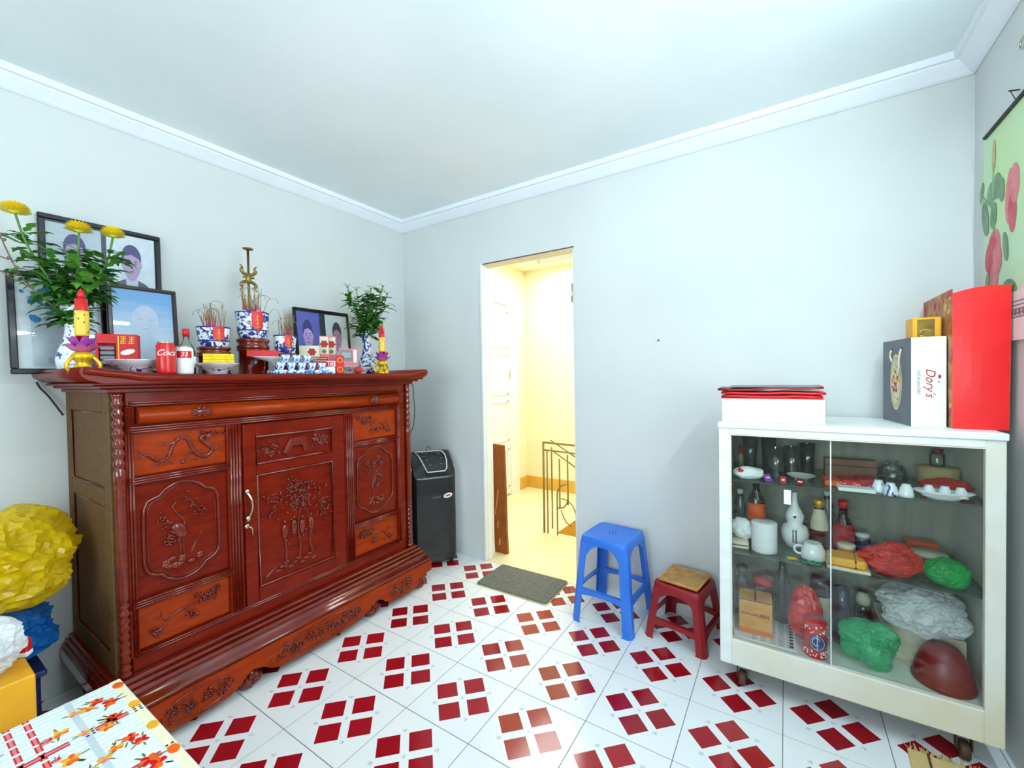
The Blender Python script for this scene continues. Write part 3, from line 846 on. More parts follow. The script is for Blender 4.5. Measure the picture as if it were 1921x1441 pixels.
# plinth steps, apron with scalloped lower edge, carved feet
def step(za, zb, x, over, b=.004, m='wooddark'):
    return CB(MB().box(0.012, x, YL - over, YRR + over, za, zb, b), 'plinth_step', MT[m])
step(.220, .236, .580, .016); step(.206, .220, .598, .026); step(.190, .206, .615, .034)
pf = [(0.02, .150), (.655, .150), (.660, .158), (.655, .166), (.640, .172), (.625, .184), (.622, .190), (0.02, .190)]
m = MB(); m.prism([(x, z) for x, z in pf], 'y', YL - .040, YRR + .040, 0, True); CB(m, 'plinth_moulding', MT['wooddark'])
ap = []
y0, y1 = YL - .046, YRR + .046
bot = [(y0, .075), (y0 + .02, .045), (-1.66, .034), (-1.55, .040), (-1.505, .060), (-1.485, .082), (-1.455, .090), (-1.42, .078), (-1.40, .060), (-1.36, .042), (-1.25, .034),
       (-1.08, .034), (-.97, .042), (-.90, .060), (-.875, .082), (-.84, .090), (-.815, .080), (-.795, .060), (-.75, .040), (-.64, .034), (y1 - .12, .045), (y1 - .10, .075), (y1 - .04, .090), (y1, .095)]
poly = bot + [(y1, .152), (y0, .152)]
m = MB(); m.prism(poly, 'x', .632, .664); apron = CB(m, 'apron', MT['woodlite'])
for (ya, yb, s) in ((-1.76, -1.535, 41), (-1.36, -.95, 42), (-.76, -.60, 43)):
    c = Carve((ya, yb, .048, .138), .665, s)
    c.mb.tube([Vector(c.P(.5 + .5*cos(a)*(1 if abs(cos(a)) < .98 else 1), .5 + .5*sin(a))) for a in [2*pi*k/24 for k in range(24)]], .0032, 6, closed=True)
    n = int((yb - ya)/.05)
    for k in range(n):
        u = (k + .7)/(n + .4)
        c.flower(u, .5 + .15*(-1)**k, .015); c.spray(u, .5, .06, .14, 10, .009)
        c.line([(u - .08, .3), (u, .62), (u + .08, .38)], .003, .002)
    put(c.mb, apron)
def scroll_foot(y, big=False):
    mb = MB()
    for (dy, z, r) in ((-.014, .030, .030), (.022, .034, .026), (.004, .052, .026)):
        mb.ell((.618, y + dy, z), (.026, r, r), 12, 8)
    for k in range(8):
        a = k*.8
        mb.ell((.640, y - .010 + .018*cos(a), .034 + .018*sin(a)), (.006, .007, .007), 7, 5)
    if big: mb.ell((.612, y + .02, .03), (.030, .030, .030), 12, 8)
    mb.box(.585, .632, y - .025, y + .025, .05, .152)
    CB(mb, 'carved_foot', MT['wooddark'])
for y in (-1.455, -.845): scroll_foot(y)
scroll_foot(-.502, True); scroll_foot(-1.83, True)
for y in (-1.80, -.53): CB(MB().box(.03, .08, y - .03, y + .03, 0, .152), 'rear_foot', MT['wooddark'])

# ================================================================== THINGS ON THE ALTAR
ZT = 1.2745
CAMX, CAMY = 2.459, -2.303
def face(x, y): return atan2(CAMY - y, CAMX - x) + pi/2
def pm(name, rgb, rough=.5): 
    k = 'p_' + name
    if k not in MT: MT[k] = mat('print_' + name, rgb, rough, var=.05, vs=30)
    return MT[k]

def portrait(mb, x0, x1, z0, z1, y, mi, hairline=0.62, turn=0.0):
    """head and shoulders on a plain ground; mi: indices of ground, coat, shirt, skin, hair, line"""
    w, h = x1 - x0, z1 - z0; cx = (x0 + x1)/2 + turn*w
    e = .0004
    mb.poly([(x0,y,z0),(x1,y,z0),(x1,y,z1),(x0,y,z1)], mi[0])
    mb.poly([(cx + w*a, y - e, z0 + h*b) for a, b in ((-.46,0),(.46,0),(.44,.13),(.30,.24),(.12,.30),(-.12,.30),(-.30,.24),(-.44,.13))], mi[1])
    mb.poly([(cx + w*a, y - 2*e, z0 + h*b) for a, b in ((-.10,.02),(.10,.02),(.13,.30),(.07,.36),(-.07,.36),(-.13,.30))], mi[2])
    mb.disc((cx, y - 3*e, z0 + h*.36), w*.10, h*.09, 12, mi[3])
    mb.disc((cx + turn*w*.1, y - 4*e, z0 + h*.655), w*.205, h*.205, 22, mi[4])
    mb.disc((cx, y - 5*e, z0 + h*.525), w*.188, h*.225, 20, mi[3])
    hp = []
    for i in range(13):
        a = pi*i/12
        hp.append((cx + w*.205*cos(a), y - 6*e, z0 + h*(hairline + .03) + h*.22*sin(a)))
    hp += [(cx - w*.16, y - 6*e, z0 + h*(hairline + .06)), (cx, y - 6*e, z0 + h*(hairline + .10)), (cx + w*.14, y - 6*e, z0 + h*(hairline + .05))]
    mb.poly(hp, mi[4])
    for s in (-1, 1):
        mb.disc((cx + s*w*.19, y - 4.5*e, z0 + h*.54), w*.03, h*.05, 8, mi[3])
        mb.disc((cx + s*w*.08, y - 7*e, z0 + h*.595), w*.045, h*.009, 8, mi[5])
        mb.disc((cx + s*w*.08, y - 7*e, z0 + h*.562), w*.030, h*.010, 8, mi[5])
    mb.poly([(cx - w*.012, y - 7*e, z0 + h*.55), (cx + w*.03, y - 7*e, z0 + h*.485), (cx - w*.025, y - 7*e, z0 + h*.485)], mi[5])
    mb.disc((cx, y - 7*e, z0 + h*.425), w*.06, h*.010, 10, mi[5])

def pic_frame(name, label, loc, rz, w, h, bw, fm, prints, mats, tilt=0.0, group='framed portraits on the altar', t=.018, cat='picture frame'):
    o = thing(name, label, cat, loc, rz, group)
    R = Matrix.Rotation(-tilt, 4, 'X')
    fr = MB()
    for (a, b, c, d) in ((-w/2, w/2, 0, bw), (-w/2, w/2, h - bw, h), (-w/2, -w/2 + bw, bw, h - bw), (w/2 - bw, w/2, bw, h - bw)):
        fr.box(a, b, -t/2, t/2, c, d, .003)
    fr.xf(R).build('moulding', MT[fm], o)
    MB().box(-w/2 + bw*.6, w/2 - bw*.6, t*.1, t*.4, bw*.6, h - bw*.6).xf(R).build('backing', MT['brown'], o)
    pr = MB(); prints(pr)
    pr.xf(R).build('printed_picture', mats, o)
    MB().box(-w/2 + bw*.7, w/2 - bw*.7, -t*.34, -t*.26, bw*.7, h - bw*.7).xf(R).build('glass_pane', MT['picglass'], o)
    return o
GREY = [pm('ground', (222,226,238)), pm('coat', (86,84,116)), pm('shirt', (216,214,236)), pm('skin', (196,164,206)), pm('hair', (78,70,128)), pm('line', (104,84,140)), MT['paper'], pm('card_dark', (70,74,84)), pm('blue', (66,138,200)), pm('pale', (232,238,246)), pm('gpale', (208,216,226))]

# double portrait frame hung on the wall, top left
def pr(mb):
    mb.poly([(-.175,.0,.012),(.175,.0,.012),(.175,.0,.308),(-.175,.0,.308)], 7)
    portrait(mb, -.172, -.010, .03, .29, -.0006, [10,1,2,3,4,5]); portrait(mb, .006, .170, .022, .296, -.0006, [9,1,2,3,4,5], .60)
pic_frame('portrait_frame', 'black double portrait frame hung highest on the left wall', (0.022, -1.710, 1.600), pi/2, .385, .318, .020, 'frameblack', pr, GREY, 0.02)
# large frame at the far left
def pr(mb):
    mb.poly([(-.118,.0,.012),(.118,.0,.012),(.118,.0,.378),(-.118,.0,.378)], 6)
    mb.poly([(-.104,-.0005,.03),(.104,-.0005,.03),(.104,-.0005,.36),(-.104,-.0005,.36)], 9)
    mb.poly([(-.080,-.0009,.03),(.02,-.0009,.03),(.02,-.0009,.20),(-.080,-.0009,.205)], 10)
    R = random.Random(3)
    for k in range(46):
        mb.disc((-.045 + R.gauss(0,.030), -.0012 - .00001*k, .285 + R.gauss(0,.035)), R.uniform(.006,.018), R.uniform(.004,.010), 7, 8 if k % 4 else 9, rot=R.uniform(0,3))
    mb.poly([(.030,-.0009,.05),(.050,-.0009,.05),(.056,-.0009,.20),(.028,-.0009,.20)], 1)
    for k in range(4): mb.poly([(-.04,-.0009,.042+.006*k),(.02,-.0009,.042+.006*k),(.02,-.0009,.044+.006*k),(-.04,-.0009,.044+.006*k)], 5)
pic_frame('portrait_frame', 'wide black frame with blue and pale picture at far left of the altar', (0.100, -1.858, ZT + .010), pi/2, .272, .388, .020, 'frameblack', pr, GREY, 0.10)
# brown frame with the print grading from blue to white
FADE = []
def fade_mat():
    m, nt, b = _new('blue_fade_print'); N = nt.nodes; L = nt.links
    tc = N.new('ShaderNodeTexCoord'); sp = N.new('ShaderNodeSeparateXYZ'); L.new(tc.outputs['Object'], sp.inputs[0])
    wv = N.new('ShaderNodeTexNoise'); wv.inputs['Scale'].default_value = 9; mp = N.new('ShaderNodeMapping'); mp.inputs['Scale'].default_value = (1,1,9)
    L.new(tc.outputs['Object'], mp.inputs[0]); L.new(mp.outputs[0], wv.inputs['Vector'])
    a = N.new('ShaderNodeMath'); a.operation = 'MULTIPLY_ADD'; a.inputs[1].default_value = 3.0; a.inputs[2].default_value = -.20
    L.new(sp.outputs['Z'], a.inputs[0])
    s = N.new('ShaderNodeMath'); s.operation = 'MULTIPLY_ADD'; s.inputs[1].default_value = .35; L.new(wv.outputs['Fac'], s.inputs[0]); L.new(a.outputs[0], s.inputs[2])
    r = N.new('ShaderNodeValToRGB'); r.color_ramp.elements[0].color = (*lin((224,236,246)), 1); r.color_ramp.elements[1].color = (*lin((112,172,232)), 1)
    r.color_ramp.elements[0].position = .3; r.color_ramp.elements[1].position = .95
    L.new(s.outputs[0], r.inputs[0]); L.new(r.outputs[0], b.inputs['Base Color']); b.inputs['Roughness'].default_value = .3
    return m
FADE = [fade_mat(), pm('faint', (206,216,236)), pm('faint2', (176,188,216))]
def pr(mb):
    mb.poly([(-.108,0,.012),(.108,0,.012),(.108,0,.37),(-.108,0,.37)], 0)
    mb.disc((.005,-.0006,.225), .046, .072, 20, 1)
    mb.poly([(-.06,-.0005,.02),(.07,-.0005,.02),(.055,-.0005,.13),(.03,-.0005,.16),(-.02,-.0005,.16),(-.045,-.0005,.13)], 1)
    for s in (-1, 1): mb.disc((.005 + s*.020, -.0010, .235), .010, .0025, 8, 2)
    mb.disc((.005, -.0010, .195), .013, .0025, 8, 2)
pic_frame('portrait_frame', 'dark brown framed portrait on a blue to white ground leaning before the wall frame', (0.165, -1.622, ZT + .008), pi/2, .236, .374, .016, 'framebrown', pr, FADE, 0.08)
# frame with two portraits at the right
DUO = [pm('violet_ground', (92,96,190)), pm('violet_coat', (62,58,150)), pm('violet_shirt', (190,150,214)), pm('violet_skin', (200,168,222)), pm('violet_hair', (44,42,118)), pm('violet_line', (110,84,160)), MT['card'] if False else pm('dark_mat', (52,54,60)), pm('white_ground', (226,230,228)), pm('skin2', (190,142,170)), pm('hair2', (84,62,84)), pm('shirt2', (214,196,200))]
def pr(mb):
    mb.poly([(-.176,0,.012),(.176,0,.012),(.176,0,.372),(-.176,0,.372)], 6)
    portrait(mb, -.166, -.022, .05, .362, -.0006, [0,1,2,3,4,5], .60, -.04); portrait(mb, .016, .166, .05, .362, -.0006, [7,10,10,8,9,5], .62)
pic_frame('portrait_frame', 'black frame with two young portraits beside the right flower vase', (0.140, -.760, ZT + .008), pi/2, .362, .384, .015, 'frameblack', pr, DUO, 0.10)

# ------------------------------------------------------------------ vases of flowers
def petal_ring(mb, c, n, r0, r1, w, lift, mi=0, M=None, a0=0.0):
    for k in range(n):
        a = a0 + 2*pi*k/n
        ca, sa = cos(a), sin(a)
        def P(r, s, z):
            p = Vector((ca*r - sa*s, sa*r + ca*s, z))
            if M is not None: p = M @ p
            return p + Vector(c)
        rm = (r0 + r1)/2
        mb.add([P(r0, 0, 0), P(rm, -w/2, lift*.45), P(r1*.93, -w*.3, lift*.9), P(r1, 0, lift), P(r1*.93, w*.3, lift*.9), P(rm, w/2, lift*.45), P(rm, 0, lift*.3)],
               [(0,1,6),(0,6,5),(1,2,3,6),(6,3,4,5)], mi, True)
def leaves(mb, pts, n, L, R, mi=0, spread=1.0):
    """lobed leaves set along a stem given as a list of points"""
    for k in range(n):
        i = R.randrange(len(pts)); p = Vector(pts[i])
        a = R.uniform(0, 2*pi); tilt = R.uniform(-.5, .6); l = L*R.uniform(.6, 1.25); w = l*R.uniform(.32, .5)
        d = Vector((cos(a)*cos(tilt), sin(a)*cos(tilt), sin(tilt))); e = Vector((-sin(a), cos(a), 0)); up = d.cross(e)
        q = p + d*l*.15*spread
        vs = [q, q + d*l*.25 + e*w*.5, q + d*l*.45 + e*w*.30, q + d*l*.62 + e*w*.62, q + d*l*.80 + e*w*.25, q + d*l - up*l*.12, q + d*l*.80 - e*w*.25, q + d*l*.62 - e*w*.62, q + d*l*.45 - e*w*.30, q + d*l*.25 - e*w*.5, q + d*l*.5 + up*l*.06]
        mb.add(vs, [(0,1,2,10),(2,3,4,10),(4,5,10),(10,5,6),(6,7,8,10),(8,9,0,10)], mi, True)
VASE = [(.030,0),(.036,.004),(.050,.03),(.054,.06),(.048,.09),(.034,.125),(.027,.16),(.026,.185),(.034,.235),(.040,.262),(.036,.262),(.028,.22),(.022,.18),(.0,.175)]
vl = thing('flower_vase', 'white and blue vase of yellow chrysanthemums at the left end of the altar', 'vase', (0.23, -1.852, ZT), face(.23, -1.85), 'flower vases')
MB().lathe([(r*1.0, z) for r, z in VASE], (0,0,0), 24).build('vase_body', MT['porclight'], vl)
R = random.Random(5)
heads = [(-.135, .0, .580, .042), (.020, -.02, .545, .042), (.112, -.03, .545, .038)]
fol = MB(); fol2 = MB()
for (x, y, z, r) in heads:
    st = smooth_path([(x*.12, y, .20), (x*.35, y, .32), (x*.8, y, z - .12), (x, y, z - .01)], 6)
    MB().tube(st, .0035, 6).build('flower_stem', MT['stem'], vl)
    leaves(fol, st[5:-4], 62, .068, R)
    fh = MB()
    Mx = Matrix.Rotation(R.uniform(-.15,.15), 3, 'X')
    petal_ring(fh, (x,y,z-.006), 20, .004, r, .012, .004, 0, Mx); petal_ring(fh, (x,y,z), 20, .004, r*.95, .012, .010, 0, Mx, .2); petal_ring(fh, (x,y,z+.005), 18, .004, r*.82, .011, .014, 0, Mx, .1); petal_ring(fh, (x,y,z+.008), 14, .003, r*.6, .010, .018, 0, Mx, .3)
    fh.lathe([(.0, .020), (r*.3, .017), (r*.5, .006), (r*.35, -.006), (.0, -.012)], (x,y,z), 12)
    fh.build('flower_head', MT['yellow'], vl)
for (sx, sz) in ((-.05, .42), (.07, .40), (.0, .45), (-.10, .38), (.03, .33)):
    st = smooth_path([(sx*.1, 0, .2), (sx*.5, .01, .30), (sx, .0, sz)], 6)
    fol2.tube(st, .003, 5, 1); leaves(fol2, st, 55, .070, R)
stuff(fol.build('foliage', [MT['leaf']], vl)); stuff(fol2.build('foliage', [MT['leafdark'], MT['stem']], vl))
tw = MB()
for pts in ([(-.02,0,.22),(-.12,-.02,.34),(-.175,-.03,.50)], [(-.10,-.02,.31),(-.19,-.04,.38),(-.23,-.04,.52)], [(-.15,-.03,.40),(-.22,-.05,.42),(-.26,-.05,.41)], [(-.16,-.03,.46),(-.20,-.03,.50),(-.25,-.04,.50)]):
    st = smooth_path(pts, 5); tw.tube(st, [.0022]*len(st), 5)
    for q in st[::3]: tw.ell(q + Vector((0,0,.006)), (.006,.005,.006), 6, 4)
tw.build('dry_twig', MT['twig'], vl)

vr = thing('flower_vase', 'blue patterned vase of white flower buds at the right end of the altar', 'vase', (0.30, -.590, ZT), face(.30, -.59), 'flower vases')
MB().lathe([(r*.94, z*.96) for r, z in VASE], (0,0,0), 24).build('vase_body', MT['porc'], vr)
fol = MB(); R = random.Random(9)
for k, (x, y, z) in enumerate(((-.105,.0,.535),(-.055,.02,.525),(.03,-.01,.53),(.085,.0,.515),(.125,.01,.505),(-.09,.02,.50),(.01,.02,.505),(.10,-.02,.545))):
    st = smooth_path([(x*.1, y*.2, .21), (x*.45, y, .34), (x*.85, y, z - .07), (x, y, z)], 6)
    MB().tube(st, .0028, 5).build('flower_stem', MT['stem'], vr)
    leaves(fol, st[3:14], 34, .066, R)
    fh = MB(); petal_ring(fh, (x,y,z), 12, .002, .026, .012, .012); petal_ring(fh, (x,y,z+.003), 9, .002, .018, .010, .016, 0, None, .3)
    fh.ell((x,y,z+.004), (.009,.009,.009), 8, 5); fh.lathe([(.003,-.010),(.008,-.002),(.006,.004)], (x,y,z), 8, 1)
    fh.build('flower_head', [MT['whitepetal'], MT['stem']], vr)
for k in range(150):
    a = R.uniform(0, 2*pi); leaves(fol, [(cos(a)*R.uniform(.01,.07), sin(a)*R.uniform(.01,.05), .23 + R.uniform(0, .13))], 1, .062, R)
stuff(fol.build('foliage', MT['leafdark'], vr))

# ------------------------------------------------------------------ lotus candles
def lotus_candle(label, loc, rz):
    o = thing('lotus_candle', label, 'candle', loc, rz, 'electric lotus candles')
    b = MB(); b.lathe([(.034,0),(.038,.006),(.030,.016),(.020,.030),(.017,.042),(.026,.052),(.030,.062),(.024,.072),(.014,.078)], (0,0,0), 18)
    for k in range(3):
        a = 2*pi*k/3 + .5
        b.tube(smooth_path([(.030*cos(a),.030*sin(a),.006),(.046*cos(a),.046*sin(a),.028),(.036*cos(a),.036*sin(a),.050),(.024*cos(a),.024*sin(a),.060)]), .0055, 6)
    b.build('gold_base', MT['gold'], o)
    pl = MB(); petal_ring(pl, (0,0,0), 1, .006, .048, .030, .030); pm1 = pl.mesh('lotus_petal', MT['pink'])
    pl = MB(); petal_ring(pl, (0,0,0), 1, .006, .040, .026, .046); pm2 = pl.mesh('lotus_petal', MT['purple'])
    for me, n, z, a0 in ((pm1, 9, .072, 0), (pm2, 8, .080, .35)):
        for k in range(n):
            p = bpy.data.objects.new('lotus_petal', me); p.location = (0,0,z); p.rotation_euler = (0,0,a0 + 2*pi*k/n)
            COL.objects.link(p); p.parent = o
    MB().lathe([(.015,.080),(.016,.110),(.0165,.110),(.0165,.225),(.016,.226),(.016,.250),(.0,.252)], (0,0,0), 16).build('candle', MT['red'], o)
    MB().lathe([(.0172,.128),(.0182,.132),(.0182,.206),(.0172,.210)], (0,0,0), 16).build('gold_sleeve', MT['goldpaint'], o)
    s = MB(); R = random.Random(2)
    for k in range(16):
        a = R.uniform(0, 2*pi); z = R.uniform(.138,.200)
        s.ell((.0183*cos(a), .0183*sin(a), z), (.0022,.0022,.004), 5, 3)
    s.build('sleeve_ornament', MT['brass'], o)
    MB().lathe([(.004,.250),(.009,.256),(.010,.266),(.006,.276),(.0,.286)], (0,0,0), 12).build('flame_bulb', MT['pink' if False else 'red'], o)
    return o
lc = lotus_candle('gold and pink lotus candle standing before the yellow flowers', (0.515, -1.892, ZT), 0.4)
copy_tree(lc, None, 'gold and pink lotus candle standing before the white flowers', (0.50, -.645, ZT), 1.2)

# ------------------------------------------------------------------ incense bowls
def shield(mb, r, z0, z1, a, half, mi=0):
    n = 6
    top = [(a - half + 2*half*i/n) for i in range(n+1)]
    vs = [(r*cos(t), r*sin(t), z1) for t in top] + [(r*cos(t), r*sin(t), z0 + (z1-z0)*(.18 + .10*abs(i - n/2)/(n/2))) for i, t in enumerate(top)]
    vs.append((r*cos(a), r*sin(a), z0))
    fs = [(i, i+1, n+2+i, n+1+i) for i in range(n)] + [(n+1+n//2-1, n+1+n//2, 2*n+2), (n+1+n//2, n+1+n//2+1, 2*n+2)]
    mb.add(vs, fs, mi, True)
def incense_bowl(label, loc, r, h, n, stick, seed, stand, fan=1.0):
    o = thing('incense_bowl', label, 'incense bowl', loc, 0.0, 'blue and white incense bowls')
    z = 0.0
    if stand:
        st = MB(); st.lathe([(r*.92,0),(r*1.0,.006),(r*.98,stand*.35),(r*.86,stand*.5),(r*.98,stand*.7),(r*1.0,stand*.92),(r*.9,stand)], (0,0,0), 24)
        st.build('wooden_stand', MT['wooddark'], o); z = stand
    MB().lathe([(r*.80,z),(r*.86,z+.004),(r*.90,z+h*.2),(r*.95,z+h*.55),(r,z+h*.92),(r*1.01,z+h),(r*.93,z+h),(r*.90,z+h*.86),(0,z+h*.84)], (0,0,0), 28).build('bowl_body', MT['porcdense'], o)
    bd = MB()
    for k in (.30, .965): bd.lathe([(r*(.912 if k < .5 else 1.008), z+h*k-.003), (r*(.925 if k < .5 else 1.014), z+h*k+.003)], (0,0,0), 28)
    bd.build('painted_band', MT['bluelogo'], o)
    MB().lathe([(r*.905, z+h*.865),(r*.5,z+h*.90),(0,z+h*.92)], (0,0,0), 20).build('ash', MT['ash'], o)
    R = random.Random(seed); sk = MB(); cu = MB()
    for k in range(n):
        a = R.uniform(0, 2*pi); q = r*.62*math.sqrt(R.random()); l = stick*R.uniform(.55, 1.1)
        b0 = Vector((q*cos(a), q*sin(a), z+h*.86)); t = b0 + Vector((cos(a)*q*.25*fan + R.gauss(0,.010)*fan, sin(a)*q*.25*fan + R.gauss(0,.010)*fan, l))
        mid = b0.lerp(t, .45)
        sk.tube([b0, mid], .0014, 4, 1); sk.tube([mid, t], .0012, 4, 0)
        if k % 4 == 0:
            d = Vector((R.uniform(-1,1), R.uniform(-1,1), 0)).normalized()
            cu.tube(smooth_path([t, t + d*.014 + Vector((0,0,.018)), t + d*.040 + Vector((0,0,.016)), t + d*.052 + Vector((0,0,-.004))], 4), .0011, 4)
    stuff(sk.build('incense_sticks', [MT['stick'], MT['stickred']], o)); stuff(cu.build('curled_ash', MT['ash'], o))
    lb = MB(); a = atan2(CAMY - loc[1], CAMX - loc[0]) + .30
    shield(lb, r*1.02, z + h*.18, z + h*.98, a, .34)
    lab = lb.build('red_label', MT['label'], o)
    s = MB()
    for (dz, w) in ((.80,.5),(.66,.8),(.52,.5),(.40,.7)):
        s.tube([(r*1.03*cos(a - .16*w), r*1.03*sin(a - .16*w), z+h*dz), (r*1.03*cos(a + .16*w), r*1.03*sin(a + .16*w), z+h*dz)], .0016, 4)
    s.tube([(r*1.03*cos(a), r*1.03*sin(a), z+h*.36), (r*1.03*cos(a), r*1.03*sin(a), z+h*.86)], .0014, 4)
    s.build('gilt_character', MT['goldpaint'], lab)
    return o
# supports: wooden altar blocks under the bowls
def block(label, x, y, r, z1, group='low dark wooden bowl stands'):
    o = MB().lathe([(r,0),(r*1.02,.004),(r*.9,.010),(r*.86,(z1-.01)),(r*.98,z1-.006),(r*.98,z1)], (0,0,0), 24).build('bowl_plinth', MT['wooddark'])
    o.location = (x, y, ZT); tag(o, label, 'stand', group); return o
block('dark round plinth under the leftmost incense bowl', .32, -1.430, .066, .088)
block('tall dark round plinth under the centre incense bowl', .29, -1.250, .072, .122)
block('dark round plinth under the smallest incense bowl', .33, -1.115, .052, .106)
incense_bowl('blue and white incense bowl above the stack of yellow joss paper', (.32, -1.430, ZT + .088), .064, .088, 34, .105, 3, .036)
incense_bowl('largest blue and white incense bowl, raised at the centre beside the bronze rod', (.29, -1.250, ZT + .122), .071, .128, 40, .120, 4, .052)
incense_bowl('smallest blue and white incense bowl next to the two young portraits', (.33, -1.115, ZT + .106), .052, .092, 30, .110, 8, .0, .8)

# tall bronze incense rod behind the centre bowl
o = thing('bronze_incense_stand', 'tall thin bronze rod with flame scrolls and a disc on top behind the centre bowl', 'incense stand', (.16, -1.200, ZT), pi/2)
MB().lathe([(.040,0),(.042,.006),(.020,.016),(.008,.030),(.006,.05)], (0,0,0), 16).build('foot', MT['brass'], o)
MB().tube([(0,0,.03),(0,0,.638)], .0058, 8).build('rod', MT['brass'], o)
MB().lathe([(.0,.634),(.022,.640),(.026,.646),(.0,.648)], (0,0,0), 14).build('top_disc', MT['brass'], o)
sc = MB()
for s in (-1, 1):
    sc.tube(smooth_path([(0,0,.510),(s*.020,0,.516),(s*.034,0,.530),(s*.030,0,.548),(s*.040,0,.560)]), [.008]*13+[.006]*3+[.003], 6)
    sc.tube(smooth_path([(0,0,.478),(s*.022,0,.474),(s*.036,0,.460),(s*.030,0,.446),(s*.042,0,.430)]), [.008]*13+[.006]*3+[.003], 6)
    sc.tube([(0,0,.496),(s*.026,0,.500)], .005, 6)
sc.ell((0,0,.494), (.014,.008,.030), 10, 6)
sc.build('flame_scroll', MT['brass'], o)

# joss paper, plates, boxes
def plate(label, loc, r, h, m, grp='blue and white plates and bowls', nm='plate', cat='plate'):
    o = MB().lathe([(r*.45,0),(r*.48,h*.35),(r*.75,h*.62),(r*.98,h*.95),(r,h),(r*.96,h),(r*.72,h*.72),(r*.4,h*.5),(0,h*.48)], (0,0,0), 30).build(nm, MT[m])
    o.location = loc; tag(o, label, cat, grp); return o
plate('blue and white footed plate carrying the yellow joss paper', (.44, -1.470, ZT), .083, .048, 'porclight')
def block_stack(name, label, cat, loc, rz, w, d, h, n, m, b=.001, jit=.002, group=None, part='sheet'):
    o = thing(name, label, cat, loc, rz, group); R = random.Random(len(label))
    for k in range(n):
        MB().box(-w/2 + R.uniform(-jit,jit), w/2 + R.uniform(-jit,jit), -d/2, d/2, h*k/n + .0002, h*(k+1)/n, b).build(part, MT[m], o)
    return o
MT['joss'] = mat('yellow_joss_paper', (246,220,30), .7, rgb2=(236,196,24), vs=60)
block_stack('joss_paper_stack', 'stack of bright yellow joss paper on the blue and white plate', 'joss paper', (.43, -1.458, ZT + .0262), face(.43,-1.458), .108, .06, .062, 5, 'joss', part='paper_bundle')
o = MB().box(-.064,.064,-.03,.03,0,.030,.002).build('red_gift_box', MT['redmatte']); o.location = (.415, -1.268, ZT + .082); o.rotation_euler = (0,0,face(.42,-1.27)); tag(o, 'flat brick-red box below the centre incense bowl', 'box')
o = MB().lathe([(.45,0),(.48,.013),(.75,.024),(.98,.036),(1.0,.038),(.96,.038),(.72,.027),(.4,.019),(0,.018)], (0,0,0), 30, sx=.056, sy=.170).build('oval_dish', MT['porcwhite']); o.location = (.447, -1.165, ZT + .044); tag(o, 'wide grey-white oval dish behind the row of small cups', 'dish')
block('wide low dark stand carrying the grey-white oval dish', .447, -1.165, .045, .0438)
# box of tea with gold characters at the left
o = thing('red_tea_box', 'red box with gold characters and open front before the blue and white portrait', 'box', (.32, -1.752, ZT + .034), face(.32,-1.75) - .15)
fr = MB(); fr.box(-.060,.0,-.028,.028,.086,.122,.002); fr.box(-.004,.060,-.028,.028,0,.122,.002); fr.box(-.060,-.052,-.028,.028,0,.086,.001); fr.box(-.052,-.004,.0,.028,0,.086)
fr.build('box_body', MT['redmatte'], o)
s = MB()
for k in range(4): s.box(-.050,-.008,-.022,.004,.008+.018*k,.022+.018*k,.003)
s.build('tin_packet', MT['inkgrey'], o)
s = MB()
for cx in (.018, .042):
    for dz in (.112,.104,.096,.088): s.obox((cx, -.0285, dz), (.016,.001,.0022))
    s.obox((cx, -.0285, .099), (.0022,.001,.028)); s.obox((cx - .006, -.0285, .092), (.0022,.001,.014), Matrix.Rotation(.4,3,'Y'))
s.obox((.004,-.0285,.06),(.003,.001,.11)); s.build('gold_characters', MT['goldpaint'], o)
s = MB(); s.disc((.030,-.0287,.055), .022,.010,12,0,'y',.3); s.build('leaf_print', MT['paper'], o)
b_ = block_stack('dark_box', 'low dark green box under the red tea box', 'box', (.32, -1.752, ZT), face(.32,-1.75) - .15, .14, .08, .034, 1, 'p_dark_mat', part='box_body')
plate('blue-rimmed white bowl in front of the red tea box', (.425, -1.728, ZT), .092, .056, 'porclight', nm='bowl', cat='bowl')

def text_obj(name, s, size, m, parent, M, shear=0.0, extrude=.0003, align='CENTER'):
    cu = bpy.data.curves.new(name, 'FONT'); cu.body = s; cu.size = size; cu.extrude = extrude; cu.shear = shear
    cu.align_x = align; cu.align_y = 'CENTER'
    t = bpy.data.objects.new('tmp_text', cu); COL.objects.link(t)
    bpy.context.view_layer.update()
    me = bpy.data.meshes.new_from_object(t.evaluated_get(bpy.context.evaluated_depsgraph_get()))
    bpy.data.objects.remove(t); bpy.data.curves.remove(cu)
    me.materials.clear(); me.materials.append(m)
    o = bpy.data.objects.new(name, me); COL.objects.link(o); o.parent = parent
    me.transform(M)
    return o
UP = Matrix.Rotation(pi/2, 4, 'X')     # text upright, facing local -Y
def wrap(o, r, cx=0.0):
    """wrap an upright text mesh round a cylinder of radius r about z"""
    for v in o.data.vertices:
        a = (v.co.x - cx)/r; rr = r - (v.co.y + 0)
        v.co = (rr*sin(a), -rr*cos(a), v.co.z)
    o.data.update()
CAN = [(.022,0),(.027,.004),(.028,.010),(.028,.104),(.024,.114),(.023,.118),(.0225,.116),(.0,.116)]
o = thing('drink_can', 'red soda can with white script lettering in front of the blue-rimmed bowl', 'can', (.560, -1.684, ZT), face(.56,-1.68), 'drink cans on the altar')
MB().lathe(CAN, (0,0,0), 24).build('can_body', MT['red'], o)
t = text_obj('script_lettering', 'Coca', .030, MT['paper'], o, Matrix.Translation((0,0,.078)) @ UP, .5, .0006); wrap(t, .0283)
